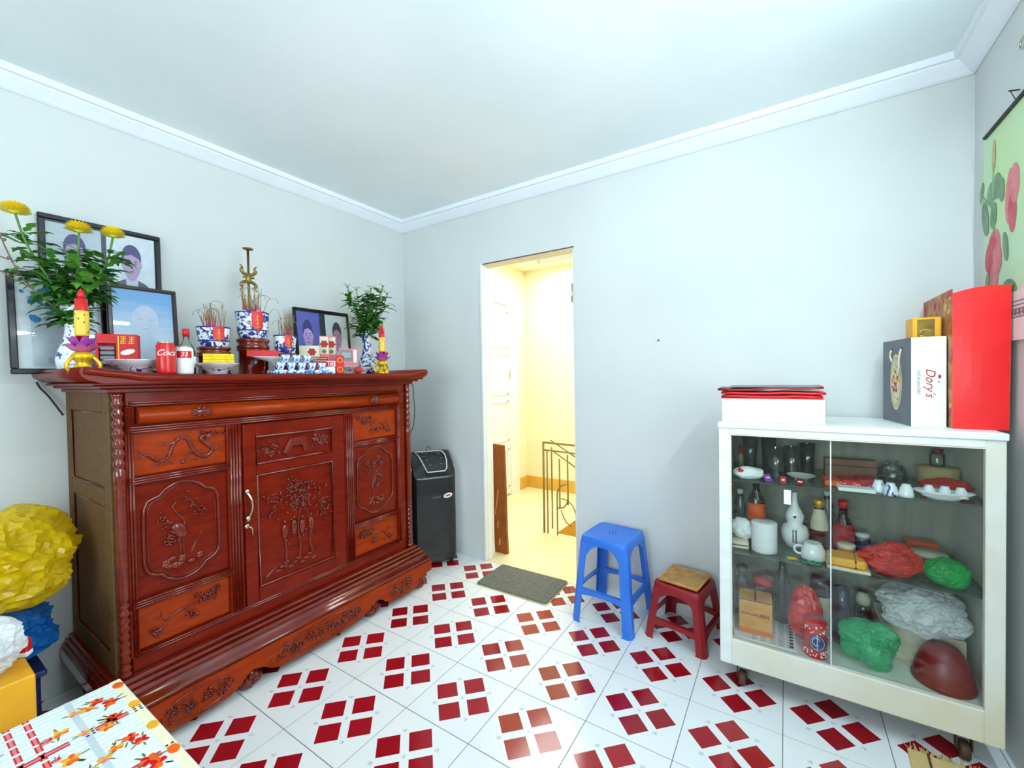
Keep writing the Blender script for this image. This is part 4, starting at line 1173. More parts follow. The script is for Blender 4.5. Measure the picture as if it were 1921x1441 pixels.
MB().lathe([(.0242,.113),(.0242,.119),(.0225,.119),(.0,.1165)], (0,0,0), 20).build('can_rim', MT['chrome'], o)
o = thing('drink_can', 'white and red beer can beside the red soda can', 'can', (.545, -1.622, ZT), face(.545,-1.62), 'drink cans on the altar')
MB().lathe([(r, z*.90) for r, z in CAN], (0,0,0), 24).build('can_body', MT['paper'], o)
s = MB(); s.lathe([(.0283,.062),(.0283,.088)], (0,0,0), 20, a0=-pi/2-.9, a1=-pi/2+.9); s.build('red_oval', MT['red'], o)
t = text_obj('number_lettering', '33', .022, MT['paper'], o, Matrix.Translation((0,0,.075)) @ UP, .2, .0006); wrap(t, .0287)
s = MB(); s.lathe([(.0242,.1015),(.0242,.107),(.0225,.107),(.0,.1045)], (0,0,0), 20); s.build('can_rim', MT['chrome'], o)
o = thing('spirit_bottle', 'small clear bottle with a red cap behind the two cans', 'bottle', (.42, -1.570, ZT), 0)
MB().lathe([(.028,0),(.030,.004),(.030,.09),(.024,.115),(.011,.135),(.010,.160)], (0,0,0), 20).build('bottle_body', MT['clear'], o)
MB().lathe([(.012,.156),(.012,.186),(.0,.187)], (0,0,0), 14).build('bottle_cap', MT['red'], o)
MB().lathe([(.0305,.03),(.0305,.075)], (0,0,0), 20).build('bottle_label', MT['paper'], o)

# tea cups, packets and small things at the right
def cup_mesh(r, h, m):
    return MB().lathe([(r*.5,0),(r*.55,h*.1),(r*.8,h*.35),(r*.96,h*.8),(r,h),(r*.92,h),(r*.85,h*.7),(r*.6,h*.3),(0,h*.25)], (0,0,0), 18).mesh('tea_cup', MT[m])
cm = cup_mesh(.021, .034, 'porcaqua')
tr = MB(); tr.box(-.135,.135,-.040,.040,0,.018,.006); tray = tr.build('cup_tray', MT['porcaqua']); tray.location = (.555, -1.168, ZT + .001); tray.rotation_euler = (0,0,pi/2 - .12); tag(tray, 'long blue and white tray under the row of small cups', 'tray')
for k in range(5):
    c_ = bpy.data.objects.new('tea_cup', cm); COL.objects.link(c_)
    s = -.094 + .047*k
    a = pi/2 - .12
    c_.location = (.560 + s*cos(a), -1.168 + s*sin(a), ZT + .0192)
    tag(c_, ('leftmost', 'second from left', 'middle', 'second from right', 'rightmost')[k] + ' small blue and white cup of the lower row on the altar tray', 'cup', 'row of altar cups')
for k, (dx, s) in enumerate(((0, -.072), (0, -.024), (0, .024))):
    c_ = bpy.data.objects.new('tea_cup', cm); COL.objects.link(c_); a = pi/2 - .12
    c_.location = (.560 + s*cos(a), -1.168 + s*sin(a), ZT + .0535)
    tag(c_, ('leftmost', 'middle', 'rightmost')[k] + ' small blue and white cup of the three stacked on the lower row', 'cup', 'stacked altar cups')

def packet(name, label, cat, loc, rz, w, d, h, m, deco=None, tilt=0.0, group='paper packets at the right of the altar'):
    o = thing(name, label, cat, loc, rz, group); Rm = Matrix.Rotation(-tilt, 4, 'X')
    MB().box(-w/2, w/2, -d/2, d/2, 0, h, .0015).xf(Rm).build('packet_body', MT[m], o)
    if deco:
        for (nm, mm, fn) in deco:
            q = MB(); fn(q, -d/2 - .0006); q.xf(Rm).build(nm, MT[mm], o)
    return o
fl = lambda cx, cz, r: (lambda q, y: [q.disc((cx + r*.6*cos(a), y, cz + r*.6*sin(a)), r*.5, r*.4, 8, 0, 'y', a) for a in [2*pi*k/6 for k in range(6)]] and q.disc((cx, y - .0003, cz), r*.4, r*.4, 8))
lines = lambda x0, x1, zs, t=.0018: (lambda q, y: [q.poly([(x0,y,z),(x1,y,z),(x1,y,z+t),(x0,y,z+t)]) for z in zs])
plate('stacked white saucer with a dark blue edge under the grey printed card', (.47, -.862, ZT), .070, .042, 'porclight')
fz = face(.36, -.9)
packet('envelope', 'cream paper envelope with a red print lying against the portrait frame', 'envelope', (.33, -.985, ZT + .094), fz, .098, .012, .060, 'cream', [('print', 'inkred', fl(.012,.026,.020))], .05)
MT['redbundle'] = MT['redmatte']
packet('paper_bundle', 'flat red paper bundle under the cream envelope', 'paper', (.34, -.975, ZT), fz, .150, .05, .092, 'redmatte', [('white_edge', 'cream', lines(-.07,.07,(.082,.070),.004))])
for k, yy in enumerate((-.905, -.862)):
    packet('gift_card', ('pink and white card with a red flower, the left of two standing together', 'pink and white card with a red flower, the right of two standing together')[k], 'card', (.34 + .0*k, yy, ZT + .062), fz, .050, .008, .150, 'inkpink', [('card_face','cream', lambda q, y: q.poly([(-.021,y,.05),(.021,y,.05),(.021,y,.145),(-.021,y,.145)])), ('flower_print', 'inkred', lambda q, y: fl(0,.105,.020)(q, y - .0006)), ('leaf_print','leaf', lambda q, y: fl(0,.065,.012)(q, y - .0006))], .06)
packet('paper_bundle', 'brown-red paper stack behind the red patterned box', 'paper', (.34, -.885, ZT), fz, .135, .05, .061, 'inkred')
packet('printed_card', 'grey printed card with a white strip standing on the saucer', 'card', (.455, -.835, ZT + .0425), fz, .096, .010, .098, 'inkpink', [('grey_print','inkgrey', lambda q, y: q.poly([(-.044,y,.03),(.018,y,.03),(.018,y,.088),(-.044,y,.088)])), ('white_strip','paper', lambda q, y: q.poly([(.024,y,.02),(.040,y,.02),(.040,y,.090),(.024,y,.090)])), ('white_letters','paper', lambda q, y: lines(-.036,.010,(.05,.06,.07),.003)(q, y - .0005))], .04)
packet('red_patterned_box', 'narrow red box with round yellow ring prints beside the tea cups', 'box', (.575, -.975, ZT), face(.575,-.975), .036, .028, .092, 'red', [('ring_print', 'goldpaint', lambda q, y: [q.tube([(.012*cos(a), y, zc + .012*sin(a)) for a in [2*pi*k/12 for k in range(12)]], .002, 4, closed=True) for zc in (.022, .068)])])
packet('cigarette_pack', 'small red and white pack lying on the cup tray', 'pack', (.56, -1.015, ZT + .034), face(.56,-1.0), .040, .022, .030, 'paper', [('red_block','red', lambda q, y: q.poly([(-.019,y,.003),(.014,y,.003),(.014,y,.027),(-.019,y,.027)])), ('pack_letters','paper', lambda q, y: [q.obox((xx,y-.0006,.015),(.004,.0004,.016)) for xx in (-.01,0,.008)])])
o = MB().box(-.03,.03,-.02,.02,0,.033,.004).build('white_soap_box', MT['paper']); o.location = (.555, -1.025, ZT); o.rotation_euler = (0,0,face(.56,-1.0)); tag(o, 'small white box under the red and white pack', 'box')
o = MB().lathe([(.0,0),(.014,.003),(.022,.016),(.020,.030),(.010,.038),(.004,.034),(.0,.036)], (0,0,0), 18).build('plum', MT['inkred']); o.location = (.60, -.885, ZT); tag(o, 'small dark red plum at the front edge of the altar', 'fruit')
plate('second white saucer beside the right lotus candle', (.43, -.735, ZT), .056, .040, 'porclight')
o = thing('lighter', 'small black lighter lying at the right end of the altar top', 'lighter', (.33, -.500, ZT + .006), .3)
MB().box(-.030,.014,-.012,.012,0,.016,.003).build('lighter_body', MT['black'], o); MB().box(.014,.026,-.010,.010,.001,.014,.002).build('lighter_head', MT['chrome'], o)

# ================================================================== AIR COOLER, STOOLS, MAT
co = thing('air_cooler', 'black upright air cooler with a white-edged control panel in the corner', 'air cooler', (.42, -.175, 0), radians(55))
# local: x along the front (right), -y front
def cooler_body():
    m = MB(); w, d = .140, .105
    # side profile (y, z): rounded top sloping to the front
    pf = [(-d, .035), (-d, .640), (-d + .010, .668), (-d + .060, .725), (-d + .085, .738), (d - .02, .740), (d, .720), (d, .035)]
    m.prism(pf, 'x', -w, w, 0, False)
    return m
def rounded_front():
    """body with rounded vertical corners and a domed sloping top"""
    m = MB(); w, d, c = .145, .108, .035
    ring = []
    for (cx, cy, a0) in ((w - c, -d + c, -pi/2), (w - c, d - c, 0), (-w + c, d - c, pi/2), (-w + c, -d + c, pi)):
        for k in range(5):
            a = a0 + pi/2*k/4
            ring.append((cx + c*cos(a), cy + c*sin(a)))
    n = len(ring)
    def top(y, k): return k
    rows = []
    def zt(y): 
        t = min(1, max(0, (y + d)/(1.55*d))); return .600 + .138*sin(t*pi/2)
    for (k, f) in ((1.0, None), (1.0, .0), (.985, .35), (.95, .65), (.88, .9), (.80, 1.0)):
        rows.append([(x*k, y*k, .035 if f is None else min(zt(y*k), zt(y)) - .022*(1 - f)) for x, y in ring])
    for k in (.6, .35, .1): rows.append([(x*k*(.8/.8), y*k, zt(y*k)) for x, y in ring])
    vs = [p for r in rows for p in r]; fs = []
    for j in range(len(rows)-1):
        for i in range(n):
            fs.append((j*n+i, j*n+(i+1) % n, (j+1)*n+(i+1) % n, (j+1)*n+i))
    m.add(vs, fs, 0, True); m.add(rows[-1], [list(range(n))], 0); m.add(rows[0], [list(range(n))[::-1]], 0)
    return m
rounded_front().build('cooler_body', MT['black'], co)
# side trims in white, grille slats, front panel, control panel
for s in (-1, 1):
    MB().box(s*.1455 - .003, s*.1455 + .003, -.060, .060, .04, .65, .002).build('white_side_trim', MT['whiteplastic'], co)
for k in range(6):
    MB().box(-.122, .122, -.1135, -.1075, .490 + .0165*k, .498 + .0165*k, .002).build('grille_slat', MT['blackmatte'], co)
MB().box(-.124, .124, -.1125, -.1075, .075, .480, .004).build('front_panel', MT['black'], co)
t = text_obj('maker_lettering', 'HONEY', .016, MT['inkgrey'], co, Matrix.Translation((.01, -.113, .455)) @ UP)
st = MB(); st.disc((.085, -.1130, .462), .030, .016, 14, 0, 'y', .2); st.disc((.085, -.1134, .462), .020, .006, 12, 1, 'y', .2)
st.build('oval_sticker', [MT['paper'], MT['inkred']], co)
cp = MB()
def CPp(x, t):
    y = -.094 + .150*t
    return (x, y, .600 + .138*sin(min(1, max(0, (y + .108)/(1.55*.108)))*pi/2) + .001)
outl = [CPp(x, t) for x, t in ((-.045,.02),(.0,.02),(.072,.02),(.088,.10),(.096,.35),(.094,.60),(.080,.85),(.055,.95),(.0,.95),(-.105,.95),(-.085,.60),(-.062,.25))]
cp.tube(outl, .0042, 6, closed=True); cp.build('white_panel_edge', MT['whiteplastic'], co)
for (x, t) in ((-.058,.80),(-.050,.60),(-.036,.42),(-.018,.24),(-.030,.74),(.048,.70),(.062,.46),(.056,.26)):
    MB().ell(CPp(x, t), (.008,.006,.004), 8, 4).build('control_button', MT['inkgrey'], co)
MB().tube(smooth_path([CPp(-.02,.9), (-.025,.045,.755), (-.010,.050,.772), (.005,.050,.760), (-.005,.040,.748)]), .0022, 5).build('cord_loop', MT['cable'], co)
for (x, y) in ((-.11,-.08),(.11,-.08),(-.11,.08),(.11,.08)):
    MB().lathe([(.0,-.008),(.016,-.008),(.018,-.004),(.018,.004),(.016,.008),(.0,.008)], (x, y, .0185), 12, M=Matrix.Rotation(pi/2,3,'Y')).box(x-.006,x+.006,y-.006,y+.006,.03,.036).build('caster', MT['blackmatte'], co)

def stool(name, label, loc, rz, ht, top, bot, lw, m, arch, brace_z, group='plastic stools'):
    """moulded plastic stool: rounded square seat, skirt with arched openings, four channel legs, braces"""
    o = thing(name, label, 'stool', loc, rz, group)
    s = MB(); c = top*.22; ring = []
    for (cx, cy, a0) in ((top - c, -top + c, -pi/2), (top - c, top - c, 0), (-top + c, top - c, pi/2), (-top + c, -top + c, pi)):
        for k in range(5):
            a = a0 + pi/2*k/4; ring.append((cx + c*cos(a), cy + c*sin(a)))
    n = len(ring); rows = []
    for (k, z) in ((1.035, ht - .030), (1.02, ht - .012), (.985, ht - .002), (.93, ht), (.86, ht - .0035), (.80, ht - .003)): rows.append([(x*k, y*k, z) for x, y in ring])
    vs = [p for r in rows for p in r]
    fs = [(j*n+i, j*n+(i+1) % n, (j+1)*n+(i+1) % n, (j+1)*n+i) for j in range(len(rows)-1) for i in range(n)]
    s.add(vs, fs, 0, True); s.add(rows[-1], [list(range(n))], 0); s.add([(x*.9, y*.9, ht - .03) for x, y in ring], [list(range(n))], 0)
    seat = s.build('seat', MT[m], o)
    h = MB()
    for k in range(7):
        a = 2*pi*k/6
        h.lathe([(.0, .0), (.0035, 0), (.0035, .0006), (0, .0006)], ((0,0)[0] + (.018*cos(a) if k < 6 else 0), (.018*sin(a) if k < 6 else 0), ht - .0030), 8)
    h.build('seat_hole', MT['blackmatte'], seat)
    def edge(z): return top*1.03 + (bot - top*1.03)*(1 - z/(ht - .03))
    for sx in (-1, 1):
        for sy in (-1, 1):
            g = MB(); zs = [0, .012, ht*.3, ht*.6, ht - .03]; V = []
            for z in zs:
                e = edge(z); w = lw*(1.0 if z > .01 else 1.12)
                t = .004
                cr = e*.10
                P = [(e - w, e), (e - cr, e), (e, e - cr), (e, e - w), (e - t, e - w), (e - t, e - cr - t), (e - cr - t, e - t), (e - w, e - t)]
                V += [(sx*a, sy*b, z) for a, b in P]
            F = []
            for j in range(len(zs)-1):
                for i in range(8): F.append((j*8+i, j*8+(i+1) % 8, (j+1)*8+(i+1) % 8, (j+1)*8+i))
            F += [list(range(8)), [32+i for i in range(8)]]
            g.add(V, F, 0, False).build('leg', MT[m], o)
    for q in range(4):
        Rz = Matrix.Rotation(q*pi/2, 4, 'Z')
        e = edge(ht - .03); w = lw
        k = MB(); N = 10; x0 = e - w*.9
        pts = [(-x0, ht - .030)] + [(-x0 + 2*x0*i/N, ht - .030 - arch[0] - arch[1]*abs(2*i/N - 1)**3) for i in range(N+1)] + [(x0, ht - .030)]
        k.prism([(a, b) for a, b in pts], 'y', -e + .0005, -e + .0045)
        k.xf(Rz).build('skirt', MT[m], o)
        eb = edge(brace_z); k = MB(); x0 = eb - lw*.8
        pts = [(-x0, brace_z + .022)] + [(x0, brace_z + .022)] + [(x0 - 2*x0*i/N, brace_z - .012*abs(2*i/N - 1)**2) for i in range(N+1)]
        k.prism(pts, 'y', -eb + .001, -eb + .006); k.box(-x0, x0, -eb + .004, -eb + .020, brace_z + .018, brace_z + .022)
        k.xf(Rz).build('brace', MT[m], o)
    return o
MT['bluepl'] = mat('blue_plastic', (42,112,216), .38, rgb2=(54,124,226), vs=6)
MT['redpl'] = mat('dark_red_stool_plastic', (138,16,26), .34, rgb2=(152,22,32), vs=6)
stool('plastic_stool', 'tall blue plastic stool standing to the right of the doorway', (1.705, -.195, 0), radians(-5), .435, .122, .160, .044, 'bluepl', (.012, .055), .150)
stool('plastic_stool', 'low dark red plastic stool between the blue stool and the glass case', (2.048, -.165, 0), radians(-10), .262, .108, .142, .040, 'redpl', (.014, .030), .075)
MT['cork'] = mat('woven_pad', (176,118,62), .85, rgb2=(206,160,102), vs=38, detail=6, bump=.5, bs=90)
pad = MB(); pad.box(-.092, .092, -.092, .092, 0, .014, .005)
o = thing('seat_pad', 'square tan woven pad lying on the low red stool', 'seat pad', (2.048, -.165, .2625), radians(-10))
pad.build('pad', MT['cork'], o)
w_ = MB()
for k in range(4):
    a = k*pi/2; w_.tube([Matrix.Rotation(a, 3, 'Z') @ Vector(p) for p in ((-.090,-.090,.012),(.090,-.090,.012))], .004, 6)
w_.build('bound_edge', MT['card'], o)

MT['matgrey'] = mat('mat_pile', (98,100,90), .95, rgb2=(118,120,108), vs=60, bump=.6, bs=260)
o = thing('door_mat', 'dark grey doormat with rounded corners before the doorway', 'mat', (1.122, -.150, 0), radians(1))
def rrect(w, h, c, n=4):
    out = []
    for (cx, cy, a0) in ((w - c, -h + c, -pi/2), (w - c, h - c, 0), (-w + c, h - c, pi/2), (-w + c, -h + c, pi)):
        for k in range(n+1):
            a = a0 + pi/2*k/n; out.append((cx + c*cos(a), cy + c*sin(a)))
    return out
MB().prism(rrect(.241, .150, .022), 'z', .0004, .005).build('mat_backing', MT['tan'], o)
MB().prism(rrect(.236, .145, .020), 'z', .005, .011).build('mat_pile', MT['matgrey'], o)

# ================================================================== GLASS DISPLAY CASE
CX0, CX1, CY0, CY1, CZ0, CZ1 = 2.235, 3.012, -.450, -.025, .098, 1.055
MT['casterbrown'] = mat('caster_brown', (84,58,36), .6, var=.2)
case = thing('display_case', 'white painted wooden display case with sliding glass doors on casters', 'display case', (2.6235, -.2375, 0))
cl = Vector((2.6235, -.2375, 0))
def KB(mb, name, m, parent=None): mb.v = [q - cl for q in mb.v]; return mb.build(name, MT[m], case if parent is None else parent)
KB(MB().box(CX0 - .004, CX1 + .004, CY0 - .006, CY1, CZ1 - .022, CZ1, .003), 'top_board', 'casepaint')
KB(MB().box(CX0, CX1, CY0 + .023, CY1, CZ0 + .075, CZ0 + .100, .002), 'bottom_board', 'casepaint')
KB(MB().box(CX0, CX0 + .016, CY0 + .02, CY1, CZ0, CZ1 - .022, .002), 'side_board', 'casepaint')
KB(MB().box(CX1 - .016, CX1, CY0 + .02, CY1, CZ0, CZ1 - .022, .002), 'side_board', 'casepaint')
bk = MB(); nB = 6; bw = (CX1 - CX0 - .032)/nB
KB(MB().box(CX0 + .016, CX1 - .016, CY1 - .006, CY1, CZ0 + .1, CZ1 - .022), 'back_board', 'caseback')
KB(MB().box(CX0, CX0 + .040, CY0, CY0 + .022, CZ0, CZ1 - .022, .002), 'front_stile', 'casepaint')
KB(MB().box(CX1 - .044, CX1, CY0, CY0 + .022, CZ0, CZ1 - .022, .002), 'front_stile', 'caseworn')
KB(MB().box(CX0 + .040, CX1 - .044, CY0, CY0 + .022, CZ1 - .046, CZ1 - .022, .002), 'front_rail', 'casepaint')
KB(MB().box(CX0 + .040, CX1 - .044, CY0, CY0 + .022, CZ0, CZ0 + .100, .002), 'front_rail', 'caseworn')
tr = MB()
for z in (CZ1 - .048, CZ0 + .1005): tr.box(CX0 + .040, CX1 - .044, CY0 + .002, CY0 + .024, z - .002, z + .002)
tr.box(CX0 + .040, CX0 + .044, CY0 + .004, CY0 + .022, CZ0 + .1, CZ1 - .046); KB(tr, 'sliding_track', 'caseworn')
ZS = (.820, .532)
for z in ZS: KB(MB().box(CX0 + .018, CX1 - .018, CY0 + .030, CY1 - .008, z, z + .005), 'glass_shelf', 'shelfglass')
xm = 2.590
KB(MB().box(CX0 + .042, xm, CY0 + .012, CY0 + .016, CZ0 + .102, CZ1 - .048), 'glass_door', 'glass')
KB(MB().box(xm - .012, CX1 - .046, CY0 + .019, CY0 + .023, CZ0 + .102, CZ1 - .048), 'glass_door', 'glass')
KB(MB().box(xm, xm + .0035, CY0 + .011, CY0 + .017, CZ0 + .102, CZ1 - .048), 'pane_edge_shine', 'whiteplastic')  # white strip painted in for the bright reflection on the pane edge
sk = MB(); sk.box(2.452, 2.474, CY0 + .0105, CY0 + .0118, .758, .812); KB(sk, 'paper_sticker', 'paper')
for (x, y) in ((2.31, -.40), (2.935, -.40), (2.31, -.08), (2.935, -.08)):
    q = MB(); q.lathe([(.0,-.012),(.026,-.012),(.029,-.008),(.029,.008),(.026,.012),(.0,.012)], (x, y, .0295), 16, M=Matrix.Rotation(pi/2,3,'Y'))
    q.box(x - .020, x - .016, y - .012, y + .012, .034, .10); q.box(x + .016, x + .020, y - .012, y + .012, .034, .10); q.box(x - .022, x + .022, y - .02, y + .02, .092, .098)
    KB(q, 'caster', 'casterbrown')

S1, S2, S0 = .8252, .5372, .1982     # surfaces: top shelf, middle shelf, bottom board
def bottle(name, label, cat, loc, prof, m, cap=None, capm='red', lab=None, labm='paper', group=None, seg=18, rz=0.0, labname='bottle_label'):
    o = thing(name, label, cat, loc, rz, group)
    MB().lathe(prof, (0,0,0), seg).build(name.split('_')[-1] + '_body', MT[m], o)
    if cap: MB().lathe(cap, (0,0,0), seg).build('cap', MT[capm], o)
    if lab: MB().lathe(lab, (0,0,0), seg, a0=-pi/2-1.3, a1=-pi/2+1.3).build(labname, MT[labm], o)
    return o
def crumple(c, rad, seed, amp=.28, freq=2.2, sub=4, floor=None, pinch=0.0, lo=None):
    bm = bmesh.new(); bmesh.ops.create_icosphere(bm, subdivisions=sub, radius=1.0)
    off = Vector((seed*7.3, seed*3.1, seed*1.7)); m = MB(); vs = []
    for v in bm.verts:
        p = v.co.copy()
        n1 = 1 - abs(noise.noise(p*freq + off))*2.0; n2 = 1 - abs(noise.noise(p*freq*2.6 + off*2))*2.0
        n3 = noise.noise(p*freq*6 + off)
        w_ = p + Vector((noise.noise(p*1.7 + off), noise.noise(p*1.7 - off), noise.noise(p*1.7 + off*.5)))*.45
        lo = noise.noise(p*freq*.7 + off)
        cr = .5 - abs(noise.noise(w_*freq*1.5 + off*2))
        fi = .5 - abs(noise.noise(w_*freq*4.0 + off*3))
        jt = noise.noise(p*19 + off)
        k = 1 + amp*(.55*lo + .36*(cr - .28) + .20*(fi - .28) + .085*jt)
        k = min(k, 1.12)
        if pinch: k *= 1 - pinch*max(0, p.z)**3
        q = Vector((p.x*rad[0]*k, p.y*rad[1]*k, p.z*rad[2]*k)) + Vector(c)
        if floor is not None and q.z < floor: q.z = floor + (q.z - floor)*.02
        vs.append(q)
    bm.verts.index_update()
    m.add(vs, [[v.index for v in f.verts] for f in bm.faces], 0, False); bm.free()
    return m
def bag(name, label, loc, rad, m, seed, amp=.3, freq=2.2, pinch=0.0, extra=None, group=None, cat='plastic bag', sub=4):
    o = thing(name, label, cat, loc, 0, group)
    mb = crumple((0,0,rad[2]*.92), rad, seed, amp, freq, sub, 0.0006, pinch)
    mb.build('bag_film', MT[m], o)
    if extra: extra(o)
    return o

# ---- top shelf
o = thing('sweet_packet', 'white and red sweet packet at the left end of the top glass shelf', 'packet', (2.335, -.375, S1), .25)
p = crumple((0,0,.024), (.056,.034,.026), 3, .3, 2.0, 3, .0005); p.build('packet_film', MT['paper'], o)
q = MB(); q.obox((-.030,-.018,.034),(.026,.020,.016),Matrix.Rotation(.4,3,'Y'),.004); q.build('red_print', MT['red'], o)
TUM = [(.022,0),(.024,.002),(.030,.118),(.0285,.118),(.0225,.008),(0,.007)]
tm = MB().lathe(TUM, (0,0,0), 18).mesh('glass_tumbler', MT['clear'])
for k, (x, y, s, lb) in enumerate(((2.325,-.155,1.25,'tallest clear tumbler at the back left of the top shelf'), (2.424,-.290,1.0,'clear tumbler in front of the other glasses on the top shelf'), (2.478,-.235,1.0,'clear tumbler just left of the white saucer'), (2.395,-.120,1.2,'tall clear tumbler behind the front tumbler'), (2.535,-.110,1.0,'clear tumbler behind the white saucer'))):
    t = bpy.data.objects.new('glass_tumbler', tm); COL.objects.link(t); t.location = (x, y, S1); t.scale = (1,1,s); tag(t, lb, 'glass', 'clear tumblers on the top shelf')
bottle('glue_stick', 'thin stick with a red cap and yellow label behind the sweet packet', 'stick', (2.290,-.130,S1), [(.012,0),(.012,.055),(.010,.06)], 'tan', [(.0115,.058),(.0115,.094),(0,.095)], 'inkred')
for k, (x, y, rz, m, w, lb) in enumerate(((2.405,-.385,.7,'purple',.030,'dark purple sachet beside the sweet packet'), (2.450,-.402,0,'redmatte',.020,'small upright red sachet on the top shelf edge'), (2.499,-.405,-.5,'darkred',.030,'small dark red sachet with pale letters below the saucer'))):
    o = thing('sachet', lb, 'sachet', (x, y, S1), rz, 'small sachets on the top shelf'); Rm = Matrix.Rotation(-.7, 4, 'X')
    MB().box(-w/2, w/2, -.002, .002, 0, .030, .001).xf(Rm).build('sachet_foil', MT[m], o)
    MB().obox((0,-.0024,.015),(w*.5,.0006,.006)).xf(Rm).build('sachet_print', MT['paper'], o)
plate('small white saucer on the top glass shelf', (2.508, -.300, S1), .048, .020, 'porcwhite', 'white crockery in the case', 'saucer', 'saucer')
o = thing('brown_box', 'flat brown box standing behind the orange packs on the top shelf', 'box', (2.672,-.160,S1), .05)
MB().box(-.082,.082,-.02,.02,0,.074,.002).build('box_body', MT['brown'], o); MB().box(-.080,.080,-.0206,-.02,.046,.050).build('box_seam', MT['blackmatte'], o)
o = thing('orange_packet', 'orange and red printed paper packs lying on the top shelf', 'packet', (2.655,-.310,S1), .08)
for k, (x, m) in enumerate(((-.052,'orange'), (.0,'redmatte'), (.050,'inkred'))):
    MB().box(x - .027, x + .026, -.045, .045, .004*k, .020 + .006*k, .003).build('pack', MT[m], o)
q = MB(); R = random.Random(4)
for k in range(24): q.obox((R.uniform(-.07,.07), -.0456, R.uniform(.004,.018)), (R.uniform(.004,.012), .0006, .002))
q.build('pale_print', MT['paper'], o)
block_stack('paper_stack', 'thin stack of white papers at the front of the top shelf', 'paper', (2.665,-.392,S1), .04, .105, .05, .012, 3, 'paper')
o = thing('reading_glasses', 'folded reading glasses with thin brown rims on the paper packs', 'glasses', (2.738,-.255,S1 + .0), .1)
q = MB()
for s in (-1, 1): q.tube([(s*.020 + .016*cos(a), 0, .022 + .014*sin(a)) for a in [2*pi*k/14 for k in range(14)]], .0016, 5, closed=True)
q.tube([(-.005,0,.026),(0,-.002,.029),(.005,0,.026)], .0016, 5); q.build('rim', MT['brown'], o)
q = MB(); q.tube([(-.036,0,.026),(-.036,.03,.012),(.030,.034,.0025)], .0014, 5); q.tube([(.036,0,.026),(.036,.028,.012),(-.028,.030,.0025)], .0014, 5); q.build('temple', MT['brown'], o)
o = thing('cut_glass_bowl', 'clear cut-glass bowl turned upside down at the back of the top shelf', 'bowl', (2.812,-.095,S1), 0)
MB().lathe([(.045,0),(.046,.006),(.040,.030),(.028,.050),(.016,.056),(.016,.066),(.020,.068),(0,.068)], (0,0,0), 20).build('bowl_body', MT['clear'], o)
q = MB()
for k in range(12):
    a = 2*pi*k/12; q.tube([(.047*cos(a),.047*sin(a),.004),(.041*cos(a+.2),.041*sin(a+.2),.030),(.029*cos(a+.3),.029*sin(a+.3),.050)], .0018, 4)
q.build('cut_rib', MT['clear'], o)
cm1 = cup_mesh(.0215, .042, 'porc'); cm2 = cup_mesh(.0215, .042, 'porclight')
for (x, y, me, lb) in ((2.730,-.375,cm1,'blue and white cup nearest the reading glasses'), (2.757,-.405,cm1,'middle blue and white cup of the three at the shelf front'), (2.797,-.402,cm2,'blue and white cup next to the white oval dish')):
    c_ = bpy.data.objects.new('tea_cup', me); COL.objects.link(c_); c_.location = (x, y, S1 + .0425); c_.rotation_euler = (pi, 0, x*40); tag(c_, lb, 'cup', 'upturned cups on the top shelf')
o = thing('oval_dish', 'white oval dish holding three cups at the right of the top shelf', 'dish', (2.890,-.385,S1), 0)
MB().lathe([(.5,0),(.55,.004),(.9,.020),(1.0,.026),(.97,.027),(.86,.020),(.5,.007),(0,.006)], (0,0,0), 28, sx=.076, sy=.036).build('dish_body', MT['porcwhite'], o)
for (x, y, rx, lb) in ((2.855,-.388,pi,'upturned cup at the left in the white oval dish'), (2.893,-.388,pi,'upturned cup in the middle of the white oval dish'), (2.930,-.388,pi*.94,'cup at the right in the white oval dish')):
    c_ = bpy.data.objects.new('tea_cup', cm2); COL.objects.link(c_); c_.scale = (.85,.85,.85); c_.location = (x, y, S1 + .007 + .037); c_.rotation_euler = (rx, 0, x*30); tag(c_, lb, 'cup', 'cups in the oval dish')
o = MB().lathe([(.0,0),(.056,0),(.058,.004),(.058,.060),(.0,.062)], (0,0,0), 26).build('round_box', MT['tan']); o.location = (2.935,-.120,S1); tag(o, 'tan round box at the back right of the top shelf', 'box')
bottle('spice_jar', 'small glass jar with a dark red lid on the tan round box', 'jar', (2.935,-.112,S1 + .0625), [(.020,0),(.022,.003),(.022,.045),(.016,.050)], 'clear', [(.018,.048),(.018,.064),(0,.065)], 'darkred')
MT['redfilm'] = sheet('red_plastic_film', (232,56,46), .88, .22, .3)
bag('red_ribbon_bag', 'crumpled shiny red wrapper behind the oval dish', (2.918,-.285,S1), (.068,.030,.026), 'redfilm', 12, .4, 2.6, sub=3)

